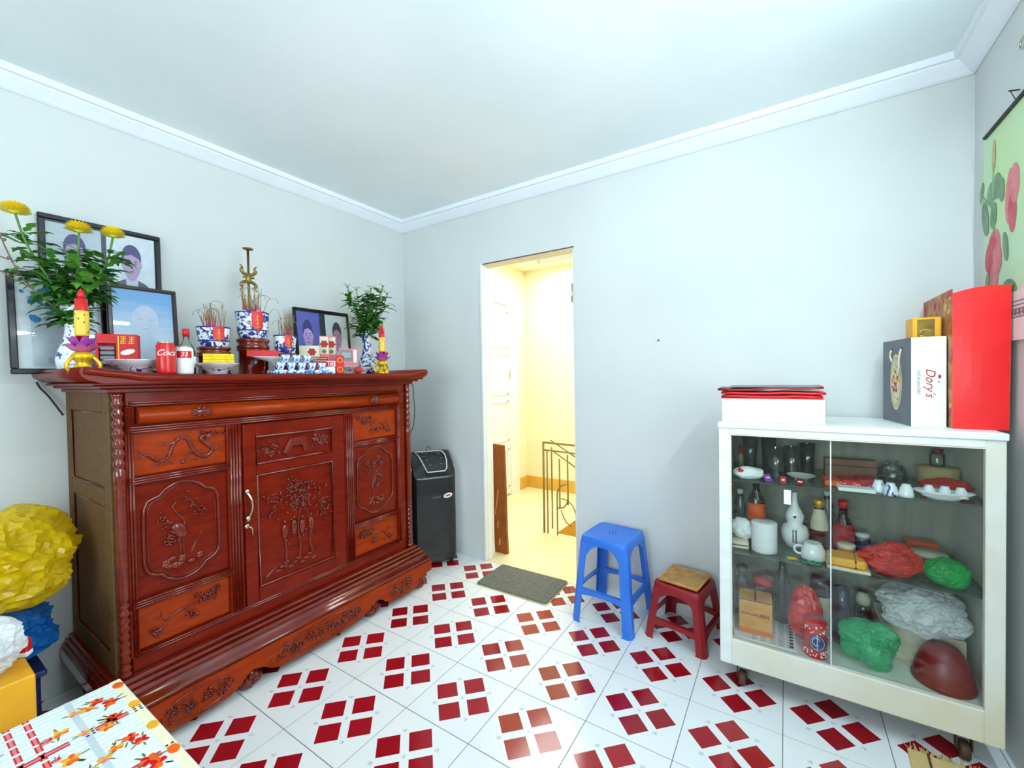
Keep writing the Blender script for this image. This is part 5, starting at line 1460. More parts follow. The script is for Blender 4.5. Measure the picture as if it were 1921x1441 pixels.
# ---- middle shelf
bottle('sauce_bottle', 'dark sauce bottle with a big orange label at left of the middle shelf', 'bottle', (2.352,-.225,S2), [(.030,0),(.033,.004),(.033,.150),(.028,.180),(.014,.210),(.012,.236)], 'dark', [(.0135,.232),(.0135,.252),(0,.253)], 'blackmatte', [(.0336,.060),(.0336,.158)], 'orange')
bottle('water_bottle', 'clear bottle with pale cap behind the tissue bundle', 'bottle', (2.288,-.180,S2), [(.022,0),(.024,.004),(.024,.13),(.012,.16),(.011,.178)], 'clear', [(.0125,.176),(.0125,.196),(0,.197)], 'whiteplastic')
o = thing('tissue_bundle', 'crumpled white tissue bundle at the left of the middle shelf', 'tissues', (2.305,-.318,S2 + .0285), 0); crumple((0,0,.040),(.044,.036,.044), 9, .45, 2.4, 3, .0005).build('tissue', MT['paper'], o)
o = thing('small_boxes', 'cream box under the tissue bundle beside the case frame', 'box', (2.298,-.330,S2), .1); MB().box(-.032,.030,-.045,.045,0,.027,.002).build('box_body', MT['cream'], o); MB().box(-.03,.028,-.0456,-.045,.012,.016).build('box_stripe', MT['ink'], o)
o = thing('toilet_roll', 'white toilet paper roll standing on the middle shelf', 'paper roll', (2.385,-.345,S2), 0)
MB().lathe([(.016,0),(.044,0),(.045,.003),(.045,.112),(.044,.115),(.016,.115)], (0,0,0), 28).build('paper_roll', MT['paper'], o); MB().lathe([(.0165,.001),(.0165,.1155),(.0150,.1155),(.0150,.001)], (0,0,0), 18).build('core', MT['card'], o)
o = thing('gourd_bottle', 'white gourd-shaped porcelain bottle with dark writing on the middle shelf', 'bottle', (2.488,-.240,S2), 0)
MB().lathe([(.024,0),(.030,.004),(.046,.030),(.050,.058),(.042,.086),(.026,.098),(.030,.112),(.033,.128),(.026,.148),(.014,.168),(.010,.190),(.0095,.218),(.012,.222),(0,.223)], (0,0,0), 26).build('bottle_body', MT['porcwhite'], o)
q = MB()
for k in range(7): q.obox((-.006,-.0505+.0005*abs(k-3),.036+.007*k),(.004,.003,.005)); q.obox((.004,-.0505+.0005*abs(k-3),.034+.0075*k),(.005,.003,.0045))
q.obox((0,-.0335,.130),(.009,.002,.009),Matrix.Rotation(.78,3,'Y')); q.build('dark_writing', MT['ink'], o)
o = thing('white_mug', 'white mug with a loop handle turned down on the middle shelf', 'mug', (2.545,-.335,S2), 0)
MB().lathe([(.040,0),(.041,.004),(.038,.036),(.030,.052),(.026,.060),(.022,.060),(0,.058)], (0,0,0), 24).build('mug_body', MT['porcwhite'], o)
MB().tube(smooth_path([(-.036,-.008,.044),(-.056,-.012,.042),(-.060,-.012,.026),(-.050,-.010,.014),(-.038,-.008,.014)]), .0045, 6).build('handle', MT['porcwhite'], o)
bottle('amber_sauce_bottle', 'brown sauce bottle with gold cap and cream neck label', 'bottle', (2.572,-.180,S2), [(.028,0),(.031,.004),(.031,.095),(.024,.130),(.018,.152),(.016,.168)], 'amber', [(.020,.160),(.021,.182),(.018,.192),(0,.193)], 'gold', [(.0316,.070),(.0318,.096),(.0246,.130),(.0186,.152)], 'cream')
bottle('white_cap_bottle', 'clear bottle with a white cap at the back of the middle shelf', 'bottle', (2.605,-.085,S2), [(.020,0),(.022,.004),(.022,.14),(.011,.17),(.010,.19)], 'clear', [(.0115,.188),(.0115,.206),(0,.207)], 'whiteplastic')
bottle('red_cap_bottle', 'dark liquor bottle with a red cap and arched label on the middle shelf', 'bottle', (2.650,-.180,S2), [(.034,0),(.036,.004),(.036,.085),(.026,.115),(.015,.135),(.014,.172)], 'dark', [(.0165,.168),(.0165,.198),(0,.199)], 'red', [(.0364,.012),(.0364,.086),(.030,.108)], 'inkred')
bottle('jam_jar', 'small glass jar with a blue printed label beside the red-capped bottle', 'jar', (2.712,-.150,S2), [(.024,0),(.026,.003),(.026,.048),(.022,.056)], 'clear', [(.025,.054),(.025,.068),(0,.069)], 'whiteplastic', [(.0264,.012),(.0264,.042)], 'bluelogo')
bottle('orange_jar', 'orange jar with a pale lid in front of the red-capped bottle', 'jar', (2.650,-.280,S2), [(.025,0),(.027,.003),(.027,.044)], 'orange', [(.028,.042),(.028,.056),(.026,.058),(0,.058)], 'cream')
o = thing('tray_white', 'white tray under the yellow-orange wallet', 'tray', (2.645,-.365,S2), -.03); MB().box(-.062,.062,-.052,.052,0,.012,.004).build('tray_body', MT['cream'], o)
o = thing('vinyl_wallet', 'yellow-orange vinyl wallet with a brown strap at the middle shelf front', 'wallet', (2.642,-.365,S2 + .0125), -.03)
MB().box(-.056,.056,-.048,.048,0,.030,.008).build('wallet_body', MT['yelloworange'], o); MB().box(.020,.027,-.0486,.0486,-.0002,.0306,.003).build('strap', MT['brownboard'], o)
MT['greenpl'] = mat('green_plastic', (24,128,96), .35, var=.15)
o = thing('hair_clip', 'green plastic hair clip lying at the middle shelf edge', 'hair clip', (2.535,-.398,S2), .2); q = MB()
for k in range(3): q.tube([(-.02 + .02*k + .013*cos(a), .010*sin(a), .005 + .003*sin(a*2+k)) for a in [2*pi*j/10 for j in range(10)]], .0042, 6, closed=True)
q.build('clip', MT['greenpl'], o)
o = MB().box(-.016,.016,-.010,.010,0,.002).build('yellow_tag', MT['joss']); o.location = (2.478,-.380,S2); o.rotation_euler = (0,0,.3); tag(o, 'tiny yellow paper tag on the middle shelf', 'tag')
bag('red_bag', 'translucent red plastic bag lying on the middle shelf', (2.768,-.355,S2), (.082,.062,.056), 'redfilm', 21, .55, 2.0, sub=5)
o = thing('grey_tray', 'grey plastic tray behind the translucent red bag', 'tray', (2.800,-.205,S2), -.1); MB().box(-.058,.058,-.05,.05,0,.038,.006).build('tray_body', MT['inkgrey'], o)
o = thing('orange_box', 'orange box at the back of the middle shelf', 'box', (2.890,-.110,S2), 0); MB().box(-.046,.046,-.03,.03,0,.060,.003).build('box_body', MT['orange'], o); MB().box(-.046,.046,-.0306,-.03,.022,.026).build('box_seam', MT['brown'], o)
o = thing('white_tub', 'white tub between the red bag and the green bag', 'tub', (2.890,-.225,S2), -.15); MB().lathe([(.038,0),(.044,.004),(.047,.046),(.050,.048),(.050,.056),(0,.058)], (0,0,0), 24).build('tub_body', MT['cream'], o); MB().obox((-.02,-.047,.04),(.016,.004,.004)).build('tub_print', MT['ink'], o)
MT['greenfilm'] = sheet('green_plastic_film', (30,190,92), .88, .30, .35)
bag('green_bag', 'folded bright green plastic bag at the right of the middle shelf', (2.905,-.365,S2), (.060,.048,.046), 'greenfilm', 24, .40, 1.7)

# ---- bottom shelf
o = thing('medicine_carton', 'orange-brown cardboard carton with printed lettering on the newspaper', 'box', (2.352,-.325,S0 + .004), .05)
MB().box(-.058,.058,-.05,.05,0,.135,.002).build('carton_body', MT['card'], o); q = MB(); q.box(-.0585,.0585,-.0506,.0506,.001,.020); q.build('orange_band', MT['cardorange'], o)
q = MB(); q.box(-.003,.003,-.05,.05,.135,.1356); q.box(-.058,.058,-.0506,-.0496,.132,.1345); q.build('flap_gap', MT['blackmatte'], o)
text_obj('carton_lettering', 'PANACRIN', .019, MT['ink'], o, Matrix.Translation((0,-.0506,.078)) @ UP)
q = MB(); q.obox((-.03,.01,.1358),(.022,.05,.0006)); q.obox((.032,0,.1358),(.010,.06,.0006)); q.build('top_print', MT['yelloworange'], o)
bottle('red_cap_jar', 'jar with a wide red cap behind the cardboard carton', 'jar', (2.372,-.180,S0 + .0032), [(.036,0),(.038,.004),(.038,.120),(.034,.13)], 'clear', [(.040,.128),(.040,.158),(0,.160)], 'red')
bottle('green_glass_bottle', 'tall green glass bottle on the bottom shelf behind the newspaper', 'bottle', (2.446,-.200,S0 + .0032), [(.030,0),(.033,.004),(.033,.150),(.024,.190),(.014,.220),(.013,.262)], 'greenglass', [(.014,.258),(.014,.272),(0,.273)], 'chrome')
bottle('clear_jar', 'tall clear jar at the back left of the bottom shelf', 'jar', (2.295,-.215,S0), [(.024,0),(.026,.004),(.026,.150),(.020,.170)], 'clear', [(.022,.168),(.022,.212),(0,.213)], 'clear')
o = thing('newspaper', 'folded newspaper with grey and red columns lining the bottom shelf', 'newspaper', (2.385,-.300,S0), .02)
q = MB(); q.box(-.105,.105,-.115,.115,0,.0028); q.add([(-.105,-.115,.003),(-.105,.02,.003),(-.112,.0,.055),(-.112,-.10,.048)], [(0,1,2,3)]); q.build('paper_sheet', MT['paper'], o)
q = MB(); R = random.Random(8)
for c_ in range(5):
    x = -.045 + .030*c_
    for r_ in range(16): q.poly([(x, -.105 + .012*r_, .0031), (x + .022*R.uniform(.6,1), -.105 + .012*r_, .0031), (x + .022, -.101 + .012*r_, .0031), (x, -.101 + .012*r_, .0031)], 1 if c_ == 2 else 0)
for r_ in range(9): q.poly([(.082,-.10+.022*r_,.0032),(.094,-.10+.022*r_,.0032),(.094,-.086+.022*r_,.0032),(.082,-.086+.022*r_,.0032)], 2)
q.build('newsprint', [MT['inkgrey'], MT['inkpink'], MT['ink']], o)
MT['redbagfilm'] = sheet('red_bag_film', (214,18,22), .99, .22, .1)
bag('red_carrier_bag', 'bulging red plastic bag standing above the printed tin', (2.520,-.310,S0 + .004), (.056,.050,.118), 'redbagfilm', 33, .36, 1.5, .2)
o = thing('biscuit_tin', 'red printed tin with a round blue emblem before the red bag', 'tin', (2.548,-.388,S0), .12)
MB().lathe([(.036,0),(.038,.003),(.038,.128),(.036,.131),(0,.132)], (0,0,0), 26).build('tin_body', MT['red'], o)
q = MB(); q.disc((0,-.0386,.062), .026,.030, 20); em = q.build('blue_emblem', MT['bluelogo'], o)
q = MB(); q.tube([(0,-.0392,.034),(0,-.0392,.092)], .0014, 4); q.tube([(-.003 + .012*cos(a), -.0392, .066 + .014*sin(a)) for a in [.3 + 5.0*k/12 for k in range(13)]], .0013, 4)
q.tube([(.021*cos(a), -.0392, .062 + .025*sin(a)) for a in [2*pi*k/20 for k in range(20)]], .0008, 4, closed=True); q.build('emblem_line', MT['paper'], em)
q = MB(); R = random.Random(6)
for k in range(44):
    a = -pi/2 + R.uniform(-1.3,1.3); z = R.choice([R.uniform(.094,.122), R.uniform(.008,.03)]); q.ell((.0384*cos(a), .0384*sin(a), z), (.003,.003,.0035), 5, 3)
q.build('white_blossom_print', MT['paper'], o)
bottle('black_bottle', 'black-topped bottle with a cream label behind the red bag', 'bottle', (2.575,-.215,S0), [(.034,0),(.036,.004),(.036,.150),(.034,.160)], 'cream', [(.037,.156),(.037,.205),(.030,.232),(0,.234)], 'black')
bottle('shampoo_bottle', 'smoky purple plastic bottle just right of the glass door edge', 'bottle', (2.640,-.250,S0), [(.028,0),(.030,.004),(.030,.120),(.024,.150),(.024,.215),(0,.22)], 'purpleglass')
bottle('white_cap_jar', 'dark bottle with an oval white cap at the back of the bottom shelf', 'bottle', (2.715,-.150,S0), [(.026,0),(.028,.004),(.028,.110),(.020,.130)], 'dark', [(.022,.126),(.024,.150),(.016,.168),(0,.170)], 'cream')
MT['whitefilm'] = sheet('white_plastic_film', (240,243,247), .97, .35, .25, .03)
o = thing('cream_box', 'long cream box under the white plastic bag', 'box', (2.865,-.175,S0), 0); MB().box(-.112,.112,-.09,.09,0,.116,.003).build('box_body', MT['cream'], o)
bag('white_bag', 'big crumpled white plastic bag on the cream box', (2.865,-.255,S0 + .1165), (.118,.100,.082), 'whitefilm', 41, .55, 1.8, sub=5)
MT['greenclear'] = sheet('green_clear_film', (70,214,150), .74, .2, .35, .25)
bag('clear_green_bag', 'knotted translucent green plastic bag on the bottom shelf', (2.705,-.350,S0), (.086,.064,.085), 'greenclear', 51, .55, 2.0, .25, sub=5)
o = thing('plastic_basin', 'dark red plastic basin turned on its side at the bottom right', 'basin', (2.900,-.345,S0), 0)
MB().lathe([(.078,0),(.080,.004),(.074,.040),(.060,.090),(.040,.120),(0,.128)], (0,0,0), 30).build('basin_body', MT['darkred'], o)
q = MB()
for k in range(3): q.lathe([(.079 - .006*k, .010 + .022*k), (.0805 - .006*k, .013 + .022*k), (.078 - .006*k, .016 + .022*k)], (0,0,0), 30)
q.build('basin_ring', MT['darkred'], o)

# ---- on top of the case
ZC = CZ1 + .0004
o = thing('white_carton', 'long plain white carton at the left on top of the case', 'box', (2.412,-.300,ZC), .0)
MB().box(-.168,.168,-.115,.115,0,.090,.002).build('carton_body', MT['paper'], o); MB().box(.1682,.1690,-.112,.10,.012,.088).build('dark_edge', MT['ink'], o)
o = thing('red_gift_bag_pile', 'flat folded glossy red gift bags lying on the white carton', 'gift bag', (2.405,-.290,ZC + .0905), .02)
for k, (dx, dz, w) in enumerate(((0,.0,.335),(.004,.013,.345),(-.006,.026,.350))):
    q = MB(); n = 8; V = []
    for i in range(n+1):
        x = -w/2 + w*i/n; bz = .003*sin(i*1.3 + k) + (.010*(i/n) if k == 2 else 0)
        V += [(x + dx, -.10, dz + .0035 + max(bz,0)), (x + dx, .10, dz + .0035 + max(bz,0)), (x + dx, .10, dz + .014 + max(bz,0)), (x + dx, -.10, dz + .0115 + max(bz,0))]
    F = [(4*i+j, 4*i+(j+1) % 4, 4*i+4+(j+1) % 4, 4*i+4+j) for i in range(n) for j in range(4)] + [(0,1,2,3), (4*n,4*n+3,4*n+2,4*n+1)]
    q.add(V, F, 0, True); q.build('folded_bag', MT['red' if k < 2 else 'darkred'], o)
q = MB(); q.box(-.14,.165,-.09,.09,.0445,.048,.001); q.build('grey_card', MT['inkgrey'], o)
q = MB(); q.box(-.168,.168,-.10,.10,0,.0034); q.build('bag_base', MT['redmatte'], o)

def carrier(name, label, loc, rz, w, d, h, m_front, m_side, m_in, flare=0.0, bulge=0.0, arch=0.0, group='paper carrier bags on the case'):
    """open-topped paper bag: front (-y) and side panels with thickness"""
    o = thing(name, label, 'paper bag', loc, rz, group); t = .0016; f = flare
    for nm, mm, A, B in (('front_panel', m_front, (-w/2,-d/2), (w/2,-d/2)), ('back_panel', m_front, (w/2,d/2), (-w/2,d/2)), ('side_panel', m_side, (w/2,-d/2), (w/2,d/2)), ('side_panel', m_side, (-w/2,d/2), (-w/2,-d/2))):
        q = MB(); nx, ny = (B[1]-A[1]), -(B[0]-A[0]); l = hypot(nx, ny); nx, ny = nx/l, ny/l
        NU, NV = 6, 9; V = []
        for iv in range(NV+1):
            for iu in range(NU+1):
                u, v = iu/NU, iv/NV; zz = h*v
                if nm in ('front_panel', 'back_panel') and arch: zz *= 1 - arch*((u if nm == 'back_panel' else 1-u) - .35)**2
                k = 1 + f*v; px, py = A[0] + (B[0]-A[0])*u, A[1] + (B[1]-A[1])*u
                bl = bulge*sin(pi*u)*sin(pi*min(1, v*1.0))*(1 + .6*noise.noise(Vector((u*3, v*4, l*9))))
                V.append((px*k + nx*bl, py*k + ny*bl, zz))
        q.add(V, [(r*(NU+1)+c, r*(NU+1)+c+1, (r+1)*(NU+1)+c+1, (r+1)*(NU+1)+c) for r in range(NV) for c in range(NU)], 0, False)
        po = q.build(nm, MT[mm], o); sm_ = po.modifiers.new('paper_thickness', 'SOLIDIFY'); sm_.thickness = t; sm_.offset = 0
    MB().box(-w/2 + t, w/2 - t, -d/2 + t, d/2 - t, 0.0002, .0022).build('base_panel', MT[m_front], o)
    return o
# grey and white bag: grey broad face towards the left, white gusset towards the room
MT['bagred'] = mat('bag_red_gloss', (224,16,20), .35, rgb2=(232,24,26), vs=4, bump=.25, bs=7)
MT['bagred_in'] = mat('bag_red_pattern', (150,30,34), .5, rgb2=(206,150,70), vs=26, detail=5)
MT['slate'] = mat('slate_paper', (104,108,118), .6, rgb2=(116,120,130), vs=8)
gb = carrier('paper_bag', 'slim paper bag with slate face, oval picture and white side with red script', (2.8490,-.200,ZC), .13, .090, .262, .305, 'paper', 'slate', 'paper', .0)
q = MB()
X = -.045 - .0010
for (a, b, mi, e) in ((.052,.104,0,0), (.046,.094,1,.0004), (.040,.084,0,.0008)):
    q.add([(X - e, a*cos(t)*1.05, .150 + b*sin(t)) for t in [2*pi*k/26 for k in range(26)]], [list(range(26))], mi)
R = random.Random(12)
for k in range(40):
    a = R.uniform(0, 2*pi); r = math.sqrt(R.random()); q.disc((X - .0012 - .00001*k, .036*r*cos(a), .145 + .070*r*sin(a)), R.uniform(.004,.010), R.uniform(.003,.006), 6, 2 + k % 2, 'x', R.uniform(0,3))
q.build('oval_picture', [MT['cream'], MT['tan'], MT['yelloworange'], MT['inkred']], gb)
q = MB()
for s in (-1, 1): q.ell((X, s*.045 - .01, .272), (.001,.006,.006), 8, 4)
q.build('eyelet', MT['ink'], gb)
q = MB(); q.tube(smooth_path([(X - .002,-.055,.270),(X - .008,-.058,.245),(X - .007,-.048,.20),(X - .005,-.030,.175)]), .003, 6); q.tube(smooth_path([(X - .002,.035,.270),(X - .008,.032,.25),(X - .006,.018,.225)]), .003, 6); q.build('rope_handle', MT['cream'], gb)
SID = Matrix.Rotation(pi/2, 4, 'X')
yf = -.131 - .0012
text_obj('script_lettering', "Dory's", .036, MT['inkred'], gb, Matrix.Translation((.004, yf, .150)) @ UP @ Matrix.Rotation(-pi/2, 4, 'Z'), .35)
text_obj('small_lettering', 'HIGHLANDERS', .0125, MT['inkgrey'], gb, Matrix.Translation((-.026, yf, .150)) @ UP @ Matrix.Rotation(-pi/2, 4, 'Z'))
q = MB(); q.disc((.028, yf - .0002, .170), .004, .007); q.disc((.026, yf - .0002, .152), .002, .003); q.build('dot_print', MT['inkred'], gb)
rb = carrier('paper_bag', 'tall glossy red gift bag at the right end of the case top', (2.980,-.195,ZC), 0, .126, .330, .455, 'bagred', 'bagred_in', 'bagred', .03, .0022, .08)
q = MB(); R = random.Random(15); X = -.063
for k in range(60):
    z = R.uniform(.04,.44); kx = 1 + .03*z/.455; q.disc((X*kx - .0009 - .00001*k, R.uniform(-.150,.150), z), R.uniform(.006,.02), R.uniform(.005,.014), 7, k % 2, 'x', R.uniform(0,3))
q.build('gold_pattern', [MT['goldpaint'], MT['redmatte']], rb)
o = thing('gold_gift_box', 'yellow and gold gift box sticking up out of the slim paper bag', 'box', (2.866,-.262,ZC + .0025), .13)
MB().box(-.038,.038,-.03,.03,0,.372,.002).build('box_body', MT['yelloworange'], o)
q = MB(); q.box(-.026,.020,-.0312,-.0302,.20,.365); q.build('bronze_window', MT['brass'], o)
q = MB()
for k in range(4): q.tube([(-.004 + .018*cos(a + k)*.8, -.0316, .26 + .02*k + .010*sin(a)) for a in [pi*j/8 for j in range(9)]], .0015, 4)
q.build('gold_swirl', MT['goldpaint'], o)

# ================================================================== WALL THINGS
cal = thing('wall_calendar', 'pale green rose calendar hanging from a dark rod on the right wall', 'calendar', (W - .006, -.45, 1.34))
MT['calgreen'] = mat('calendar_green', (206,232,170), .6, rgb2=(206,234,214), vs=3)
MT['rose'] = mat('rose_print', (224,104,116), .6, rgb2=(236,150,150), vs=14)
MT['leafprint'] = mat('leaf_print', (112,146,112), .6, rgb2=(140,170,130), vs=20)
MB().box(-.002,.0,-.27,.335,.0,.715).build('calendar_sheet', MT['calgreen'], cal)
MB().tube([(-.006,-.30,.716),(-.006,.312,.716)], .006, 8).build('hanging_rod', MT['cable'], cal)
def cal_flower(petals, z0):
    q = MB(); 
    for k, (y, z, a, b, t) in enumerate(petals): q.disc((-.0026 - .00008*k, y + .45, z - 1.34), a, b, 14, k % 2, 'x', t)
    q.build('rose_print', [MT['rose'], MT['rosedeep']], cal)
MT['rosedeep'] = mat('rose_print_deep', (206,70,88), .6, rgb2=(220,100,110), vs=14)
cal_flower(((-.21,1.66,.050,.060,.2),(-.20,1.60,.062,.046,.5),(-.235,1.625,.034,.058,-.3),(-.165,1.635,.030,.050,.3),(-.21,1.555,.036,.050,0),(-.195,1.675,.030,.026,0)), 0)
cal_flower(((-.325,1.79,.030,.085,.1),(-.345,1.74,.030,.070,0),(-.36,1.82,.034,.06,0)), 0)
for k, (y, z, a, b, t) in enumerate(((-.105,1.875,.016,.038,.25),(-.135,1.775,.028,.066,-.25),(-.185,1.845,.034,.040,.3),(-.235,1.855,.034,.044,-.2),(-.205,1.765,.026,.044,.15),(-.27,1.83,.02,.04,0),(-.155,1.535,.018,.052,.1),(-.33,1.50,.05,.03,.3),(-.30,1.64,.018,.05,-.2))):
    MB().disc((-.0034 - .00008*k, y + .45, z - 1.34), a, b, 12, 0, 'x', t).build('leaf_print', MT['leafprint'], cal)
q = MB()
q.tube([(-.003,.45-.205,.60),(-.003,.45-.20,.50),(-.003,.45-.215,.36)], .0026, 5); q.tube([(-.003,.45-.115,.52),(-.003,.45-.16,.48),(-.003,.45-.20,.45)], .0022, 5)
q.build('stem_print', MT['leafprint'], cal)
q = MB(); q.disc((-.0036, .45-.205, .625), .014, .055, 12, 0, 'x', .05); q.build('bud_print', MT['tan'], cal)
q = MB(); q.box(-.004,-.002,-.27,.16,-.005,.145); pad_ = q.build('date_pad', MT['paper'], cal)
q = MB()
for k in range(5): q.poly([(-.0044,.14,.115-.012*k),(-.0044,-.25,.115-.012*k),(-.0044,-.25,.111-.012*k),(-.0044,.14,.111-.012*k)])
for k in range(14): q.obox((-.0046,.125-.026*k,.080),(.0004,.016,.020))
q.build('small_print', MT['inkgrey'], pad_)
o = thing('wall_hook', 'small grey ring hook high on the right wall', 'hook', (W - .012, -.42, 2.205)); MB().tube([(0, .016*cos(a), .016*sin(a)) for a in [2*pi*k/14 for k in range(14)]], .003, 6, closed=True).build('ring', MT['chrome'], o); MB().tube([(0,0,.016),(.012,0,.016)], .002, 5).build('hook_nail', MT['chrome'], o)
o = thing('nail', 'nail holding the rose calendar on the right wall', 'nail', (W, -.365, 2.095)); MB().tube([(.0,0,0),(-.024,0,.004)], .0022, 6).tube([(-.02,0,.003),(-.006,.0,-.035)], .0012, 5).build('shank', MT['cable'], o)
o = thing('nail', 'small nail in the middle of the back wall', 'nail', (1.90, 0, 1.425)); MB().tube([(0,0,0),(0,-.018,.002)], .0022, 6).ell((0,-.019,.002),(.004,.002,.004),8,4).build('shank', MT['cable'], o)
o = thing('power_cable', 'black cable hanging behind the right end of the altar cabinet', 'cable', (.375, -.30, 1.24))
MB().tube(smooth_path([(-.02,-.12,.03),(0,0,-.03),(.015,0,-.12),(.025,0,-.206),(.007,0,-.312),(-.03,0,-.38),(-.08,.02,-.50)], 6), .0026, 6).build('cable_run', MT['cable'], o)
o = thing('power_cable', 'dark cable sagging on the wall left of the altar cabinet', 'cable', (.012, -1.93, 1.26))
MB().tube(smooth_path([(0,.012,-.005),(.002,.022,-.03),(.004,.040,-.058),(.006,.060,-.098),(.008,.080,-.14)], 6), .0036, 6).build('cable_run', MT['cable'], o)

# fluorescent batten over the window in the right wall, above the frame of the photograph
o = thing('tube_lamp', 'white fluorescent batten lamp high on the right wall', 'lamp', (W, -1.45, 2.27))
MB().box(-.045, 0, -.62, .62, -.02, .03, .004).build('batten', MT['whitepaint'], o)
MT['tube'] = mat('lit_tube', (222,245,255), .3, var=0, emit=108.0)
MB().tube([(-.060,-.58,0),(-.060,.58,0)], .013, 10).build('tube', MT['tube'], o)
for s in (-1, 1): MB().box(-.075,-.040,s*.60-.02,s*.60+.02,-.02,.02,.004).build('tube_holder', MT['whiteplastic'], o)

# ================================================================== LEFT FOREGROUND
MT['cloth'] = mat('oilcloth', (226,236,238), .35, rgb2=(238,244,236), vs=9, bump=.1, bs=30)
TXa, TYa, TZ = .947, -1.932, .45
tb_ = thing('low_table', 'low table at the bottom left covered by the flowered oilcloth', 'table', (1.50, -2.35, 0))
MB().box(-.545,.545,-.410,.410,.415,.446,.004).build('table_top', MT['brownboard'], tb_)
for sx in (-1, 1):
    for sy in (-1, 1): MB().box(sx*.48-.025, sx*.48+.025, sy*.35-.025, sy*.35+.025, 0, .415, .003).build('leg', MT['brownboard'], tb_)
clo = thing('oilcloth', 'white oilcloth printed with orange flowers and red checks on the low table', 'tablecloth', (TXa, TYa, 0))
q = MB(); q.box(0, 1.106, -.835, 0, TZ - .0035, TZ, .0015)
q.box(0, 1.106, -.0015, 0.0, TZ - .09, TZ - .003); q.box(0, .0015, -.835, 0, TZ - .09, TZ - .003)
q.build('cloth_sheet', MT['cloth'], clo)
MT['greyband'] = mat('cloth_grey_band', (196,206,214), .4, var=.05); MT['palegreen'] = mat('cloth_leaf', (96,112,52), .5, var=.2)
pr_ = [MT['greyband'], MT['inkred'], MT['inkpink'], MT['ink'], MT['orange'], MT['yelloworange'], MT['red'], MT['palegreen'], MT['paper'], mat('cloth_cream', (240,232,196), .4, var=.04), mat('cloth_line', (218,226,226), .4, var=.06)]
q = MB(); Z = TZ + .0003
def rect(x0, x1, y0, y1, mi, e=0): q.poly([(x0,y0,Z+e),(x1,y0,Z+e),(x1,y1,Z+e),(x0,y1,Z+e)], mi)
R = random.Random(20)
# cloth axes: x away from the cabinet, -y to the left of the picture
for k in range(60): rect(.006 + .018*k, .012 + .018*k, -.83, -.003, 10, -.0002)
rect(0, 1.1, -.022, -.002, 9)
for k in range(9): q.disc((.03 + .12*k, -.012, Z + .0004), .016, .011, 10, 5 if k % 3 else 4, 'z')
for y0 in (-.118, -.318, -.52, -.72):
    rect(0, 1.1, y0 + .010, y0 + .022, 0)
for j in range(5):
    xs = .165 + .205*j
    rect(xs, xs + .020, -.078, -.030, 8, .0001); rect(xs + .001, xs + .006, -.088, -.030, 1, .0002); rect(xs + .006, xs + .013, -.088, -.030, 2, .0002); rect(xs + .013, xs + .018, -.088, -.030, 1, .0002)
    for yy in (-.105, -.020):
        for a in range(3):
            for b in range(2): rect(xs - .004 + .010*a, xs + .002 + .010*a, yy + .010*b, yy + .005 + .010*b, 3, .0003)
    for yq in (-.165, -.37, -.57):
        rect(xs + .001, xs + .006, yq - .05, yq + .035, 1, .0002); rect(xs + .006, xs + .013, yq - .05, yq + .035, 2, .0002); rect(xs + .013, xs + .018, yq - .05, yq + .035, 1, .0002)
for x0 in (0.0,):
    for yy in (-.165, -.195, -.400, -.430, -.60, -.63):
        rect(0, 1.1, yy - .011, yy, 1 if R.random() < .5 else 6, .00015); rect(0, 1.1, yy - .008, yy - .003, 2, .0002)
        for k in range(30): rect(.01 + .036*k, .018 + .036*k, yy - .011, yy, 8, .00025)
def bloom(x, y, s, mi, mi2):
    for k in range(7):
        a = 2*pi*k/7 + R.random(); q.disc((x + s*.5*cos(a), y + s*.5*sin(a), Z + .0004 + .00003*k), s*.5, s*.32, 8, mi if k % 3 else mi2, 'z', a)
    for k in range(3):
        a = R.uniform(0, 6.28); q.disc((x + s*1.3*cos(a), y + s*1.3*sin(a), Z + .00035), s*.55, s*.12, 6, 7, 'z', a)
for i in range(10):
    for (yy, s, a, b) in ((-.048, .015, 6, 4), (-.100, .010, 5, 2), (-.055, .016, 4, 6), (-.075, .012, 5, 4), (-.135, .014, 5, 4), (-.150, .009, 6, 2), (-.235, .016, 6, 4), (-.27, .012, 5, 4), (-.35, .015, 4, 6), (-.47, .016, 6, 5), (-.56, .014, 5, 4), (-.68, .016, 4, 6)):
        bloom(.075 + .105*i + R.uniform(-.02,.02) + (.04 if yy < -.1 else 0), yy + R.uniform(-.008,.008), s*R.uniform(.95,1.35), a, b)
q.build('printed_pattern', pr_, clo)

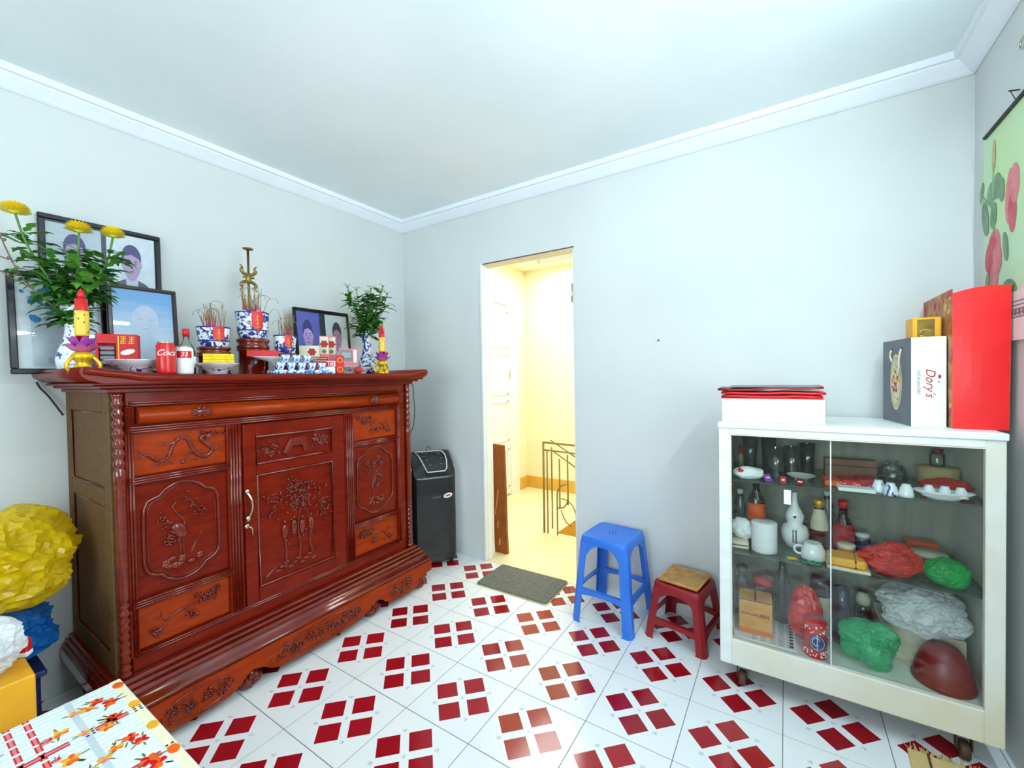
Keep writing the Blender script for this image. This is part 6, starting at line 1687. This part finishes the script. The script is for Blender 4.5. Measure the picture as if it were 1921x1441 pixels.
# bags and boxes piled against the wall left of the cabinet
MT['yellowfilm'] = sheet('yellow_plastic_film', (242,208,24), .84, .22, .35, .12)
MT['bluefilm'] = sheet('blue_plastic_film', (24,108,190), .9, .22, .25, .15)
o = thing('navy_bin', 'dark navy storage bin under the plastic bags beside the altar cabinet', 'storage bin', (.27, -2.20, 0))
q = MB(); q.box(-.19,.19,-.20,.20,0,.33,.012); q.build('bin_body', MT['navy'], o)
MB().box(-.20,.20,-.212,.212,.316,.334,.004).build('bin_rim', MT['navy'], o)
bag('blue_bag', 'blue plastic bag sagging over the navy bin', (.27, -2.120, .3345), (.20,.200,.088), 'bluefilm', 61, .55, 2.0, sub=5)
bag('yellow_bag', 'big crumpled yellow plastic bag on top of the blue bag', (.235, -2.078, .500), (.20,.222,.168), 'yellowfilm', 63, .62, 2.0, sub=5)
o = thing('yellow_carton', 'plain yellow carton standing in front of the navy bin', 'box', (.60, -2.175, 0)); MB().box(-.10,.10,-.128,.128,0,.440,.003).build('carton_body', MT['yelloworange'], o)
MB().box(-.101,.101,-.006,.006,.440,.4406).build('tape', MT['cream'], o)
bag('white_crumpled_bag', 'crumpled white plastic bag lying on the yellow carton', (.60, -2.165, .4410), (.095,.115,.082), 'whitefilm', 66, .55, 2.0, sub=5)
o = thing('red_packet', 'small red and white packet tucked between the white and blue bags', 'packet', (.545, -2.060, .4410), .9); MB().box(-.03,.03,-.012,.012,0,.050,.004).build('packet_body', MT['red'], o); MB().box(-.031,.031,-.013,.013,0,.016,.003).build('white_band', MT['paper'], o)

# straw mat lying at the foot of the case
MT['straw'] = mat('straw', (212,182,118), .85, rgb2=(228,200,140), vs=30, stretch=(1,14,1), bump=.4, bs=120)
o = thing('straw_mat', 'yellowish straw mat with a frayed edge at the foot of the case', 'mat', (2.93, -.66, 0), radians(-3))
MB().box(-.150,.130,-.24,.20,.0004,.009,.003).build('straw_sheet', MT['straw'], o)
q = MB(); R = random.Random(31)
for k in range(120):
    x = R.uniform(-.148,.128); q.tube([(x, .198, .005), (x + R.gauss(0,.006), .212 + R.uniform(0,.012), .004 + R.uniform(0,.012))], .0012, 4)
stuff(q.build('frayed_straw', MT['straw'], o))
q = MB(); q.tube([(-.100,.20,.0095),(-.106,-.24,.0095)], .0035, 5); q.build('dark_seam', MT['brown'], o)
o = thing('clear_film', 'scrap of clear white plastic film beside the case corner', 'plastic film', (3.010, -.478, 0)); crumple((0,0,.016),(.032,.022,.018), 71, .4, 2.4, 3, .0005).build('film', MT['whitefilm'], o)
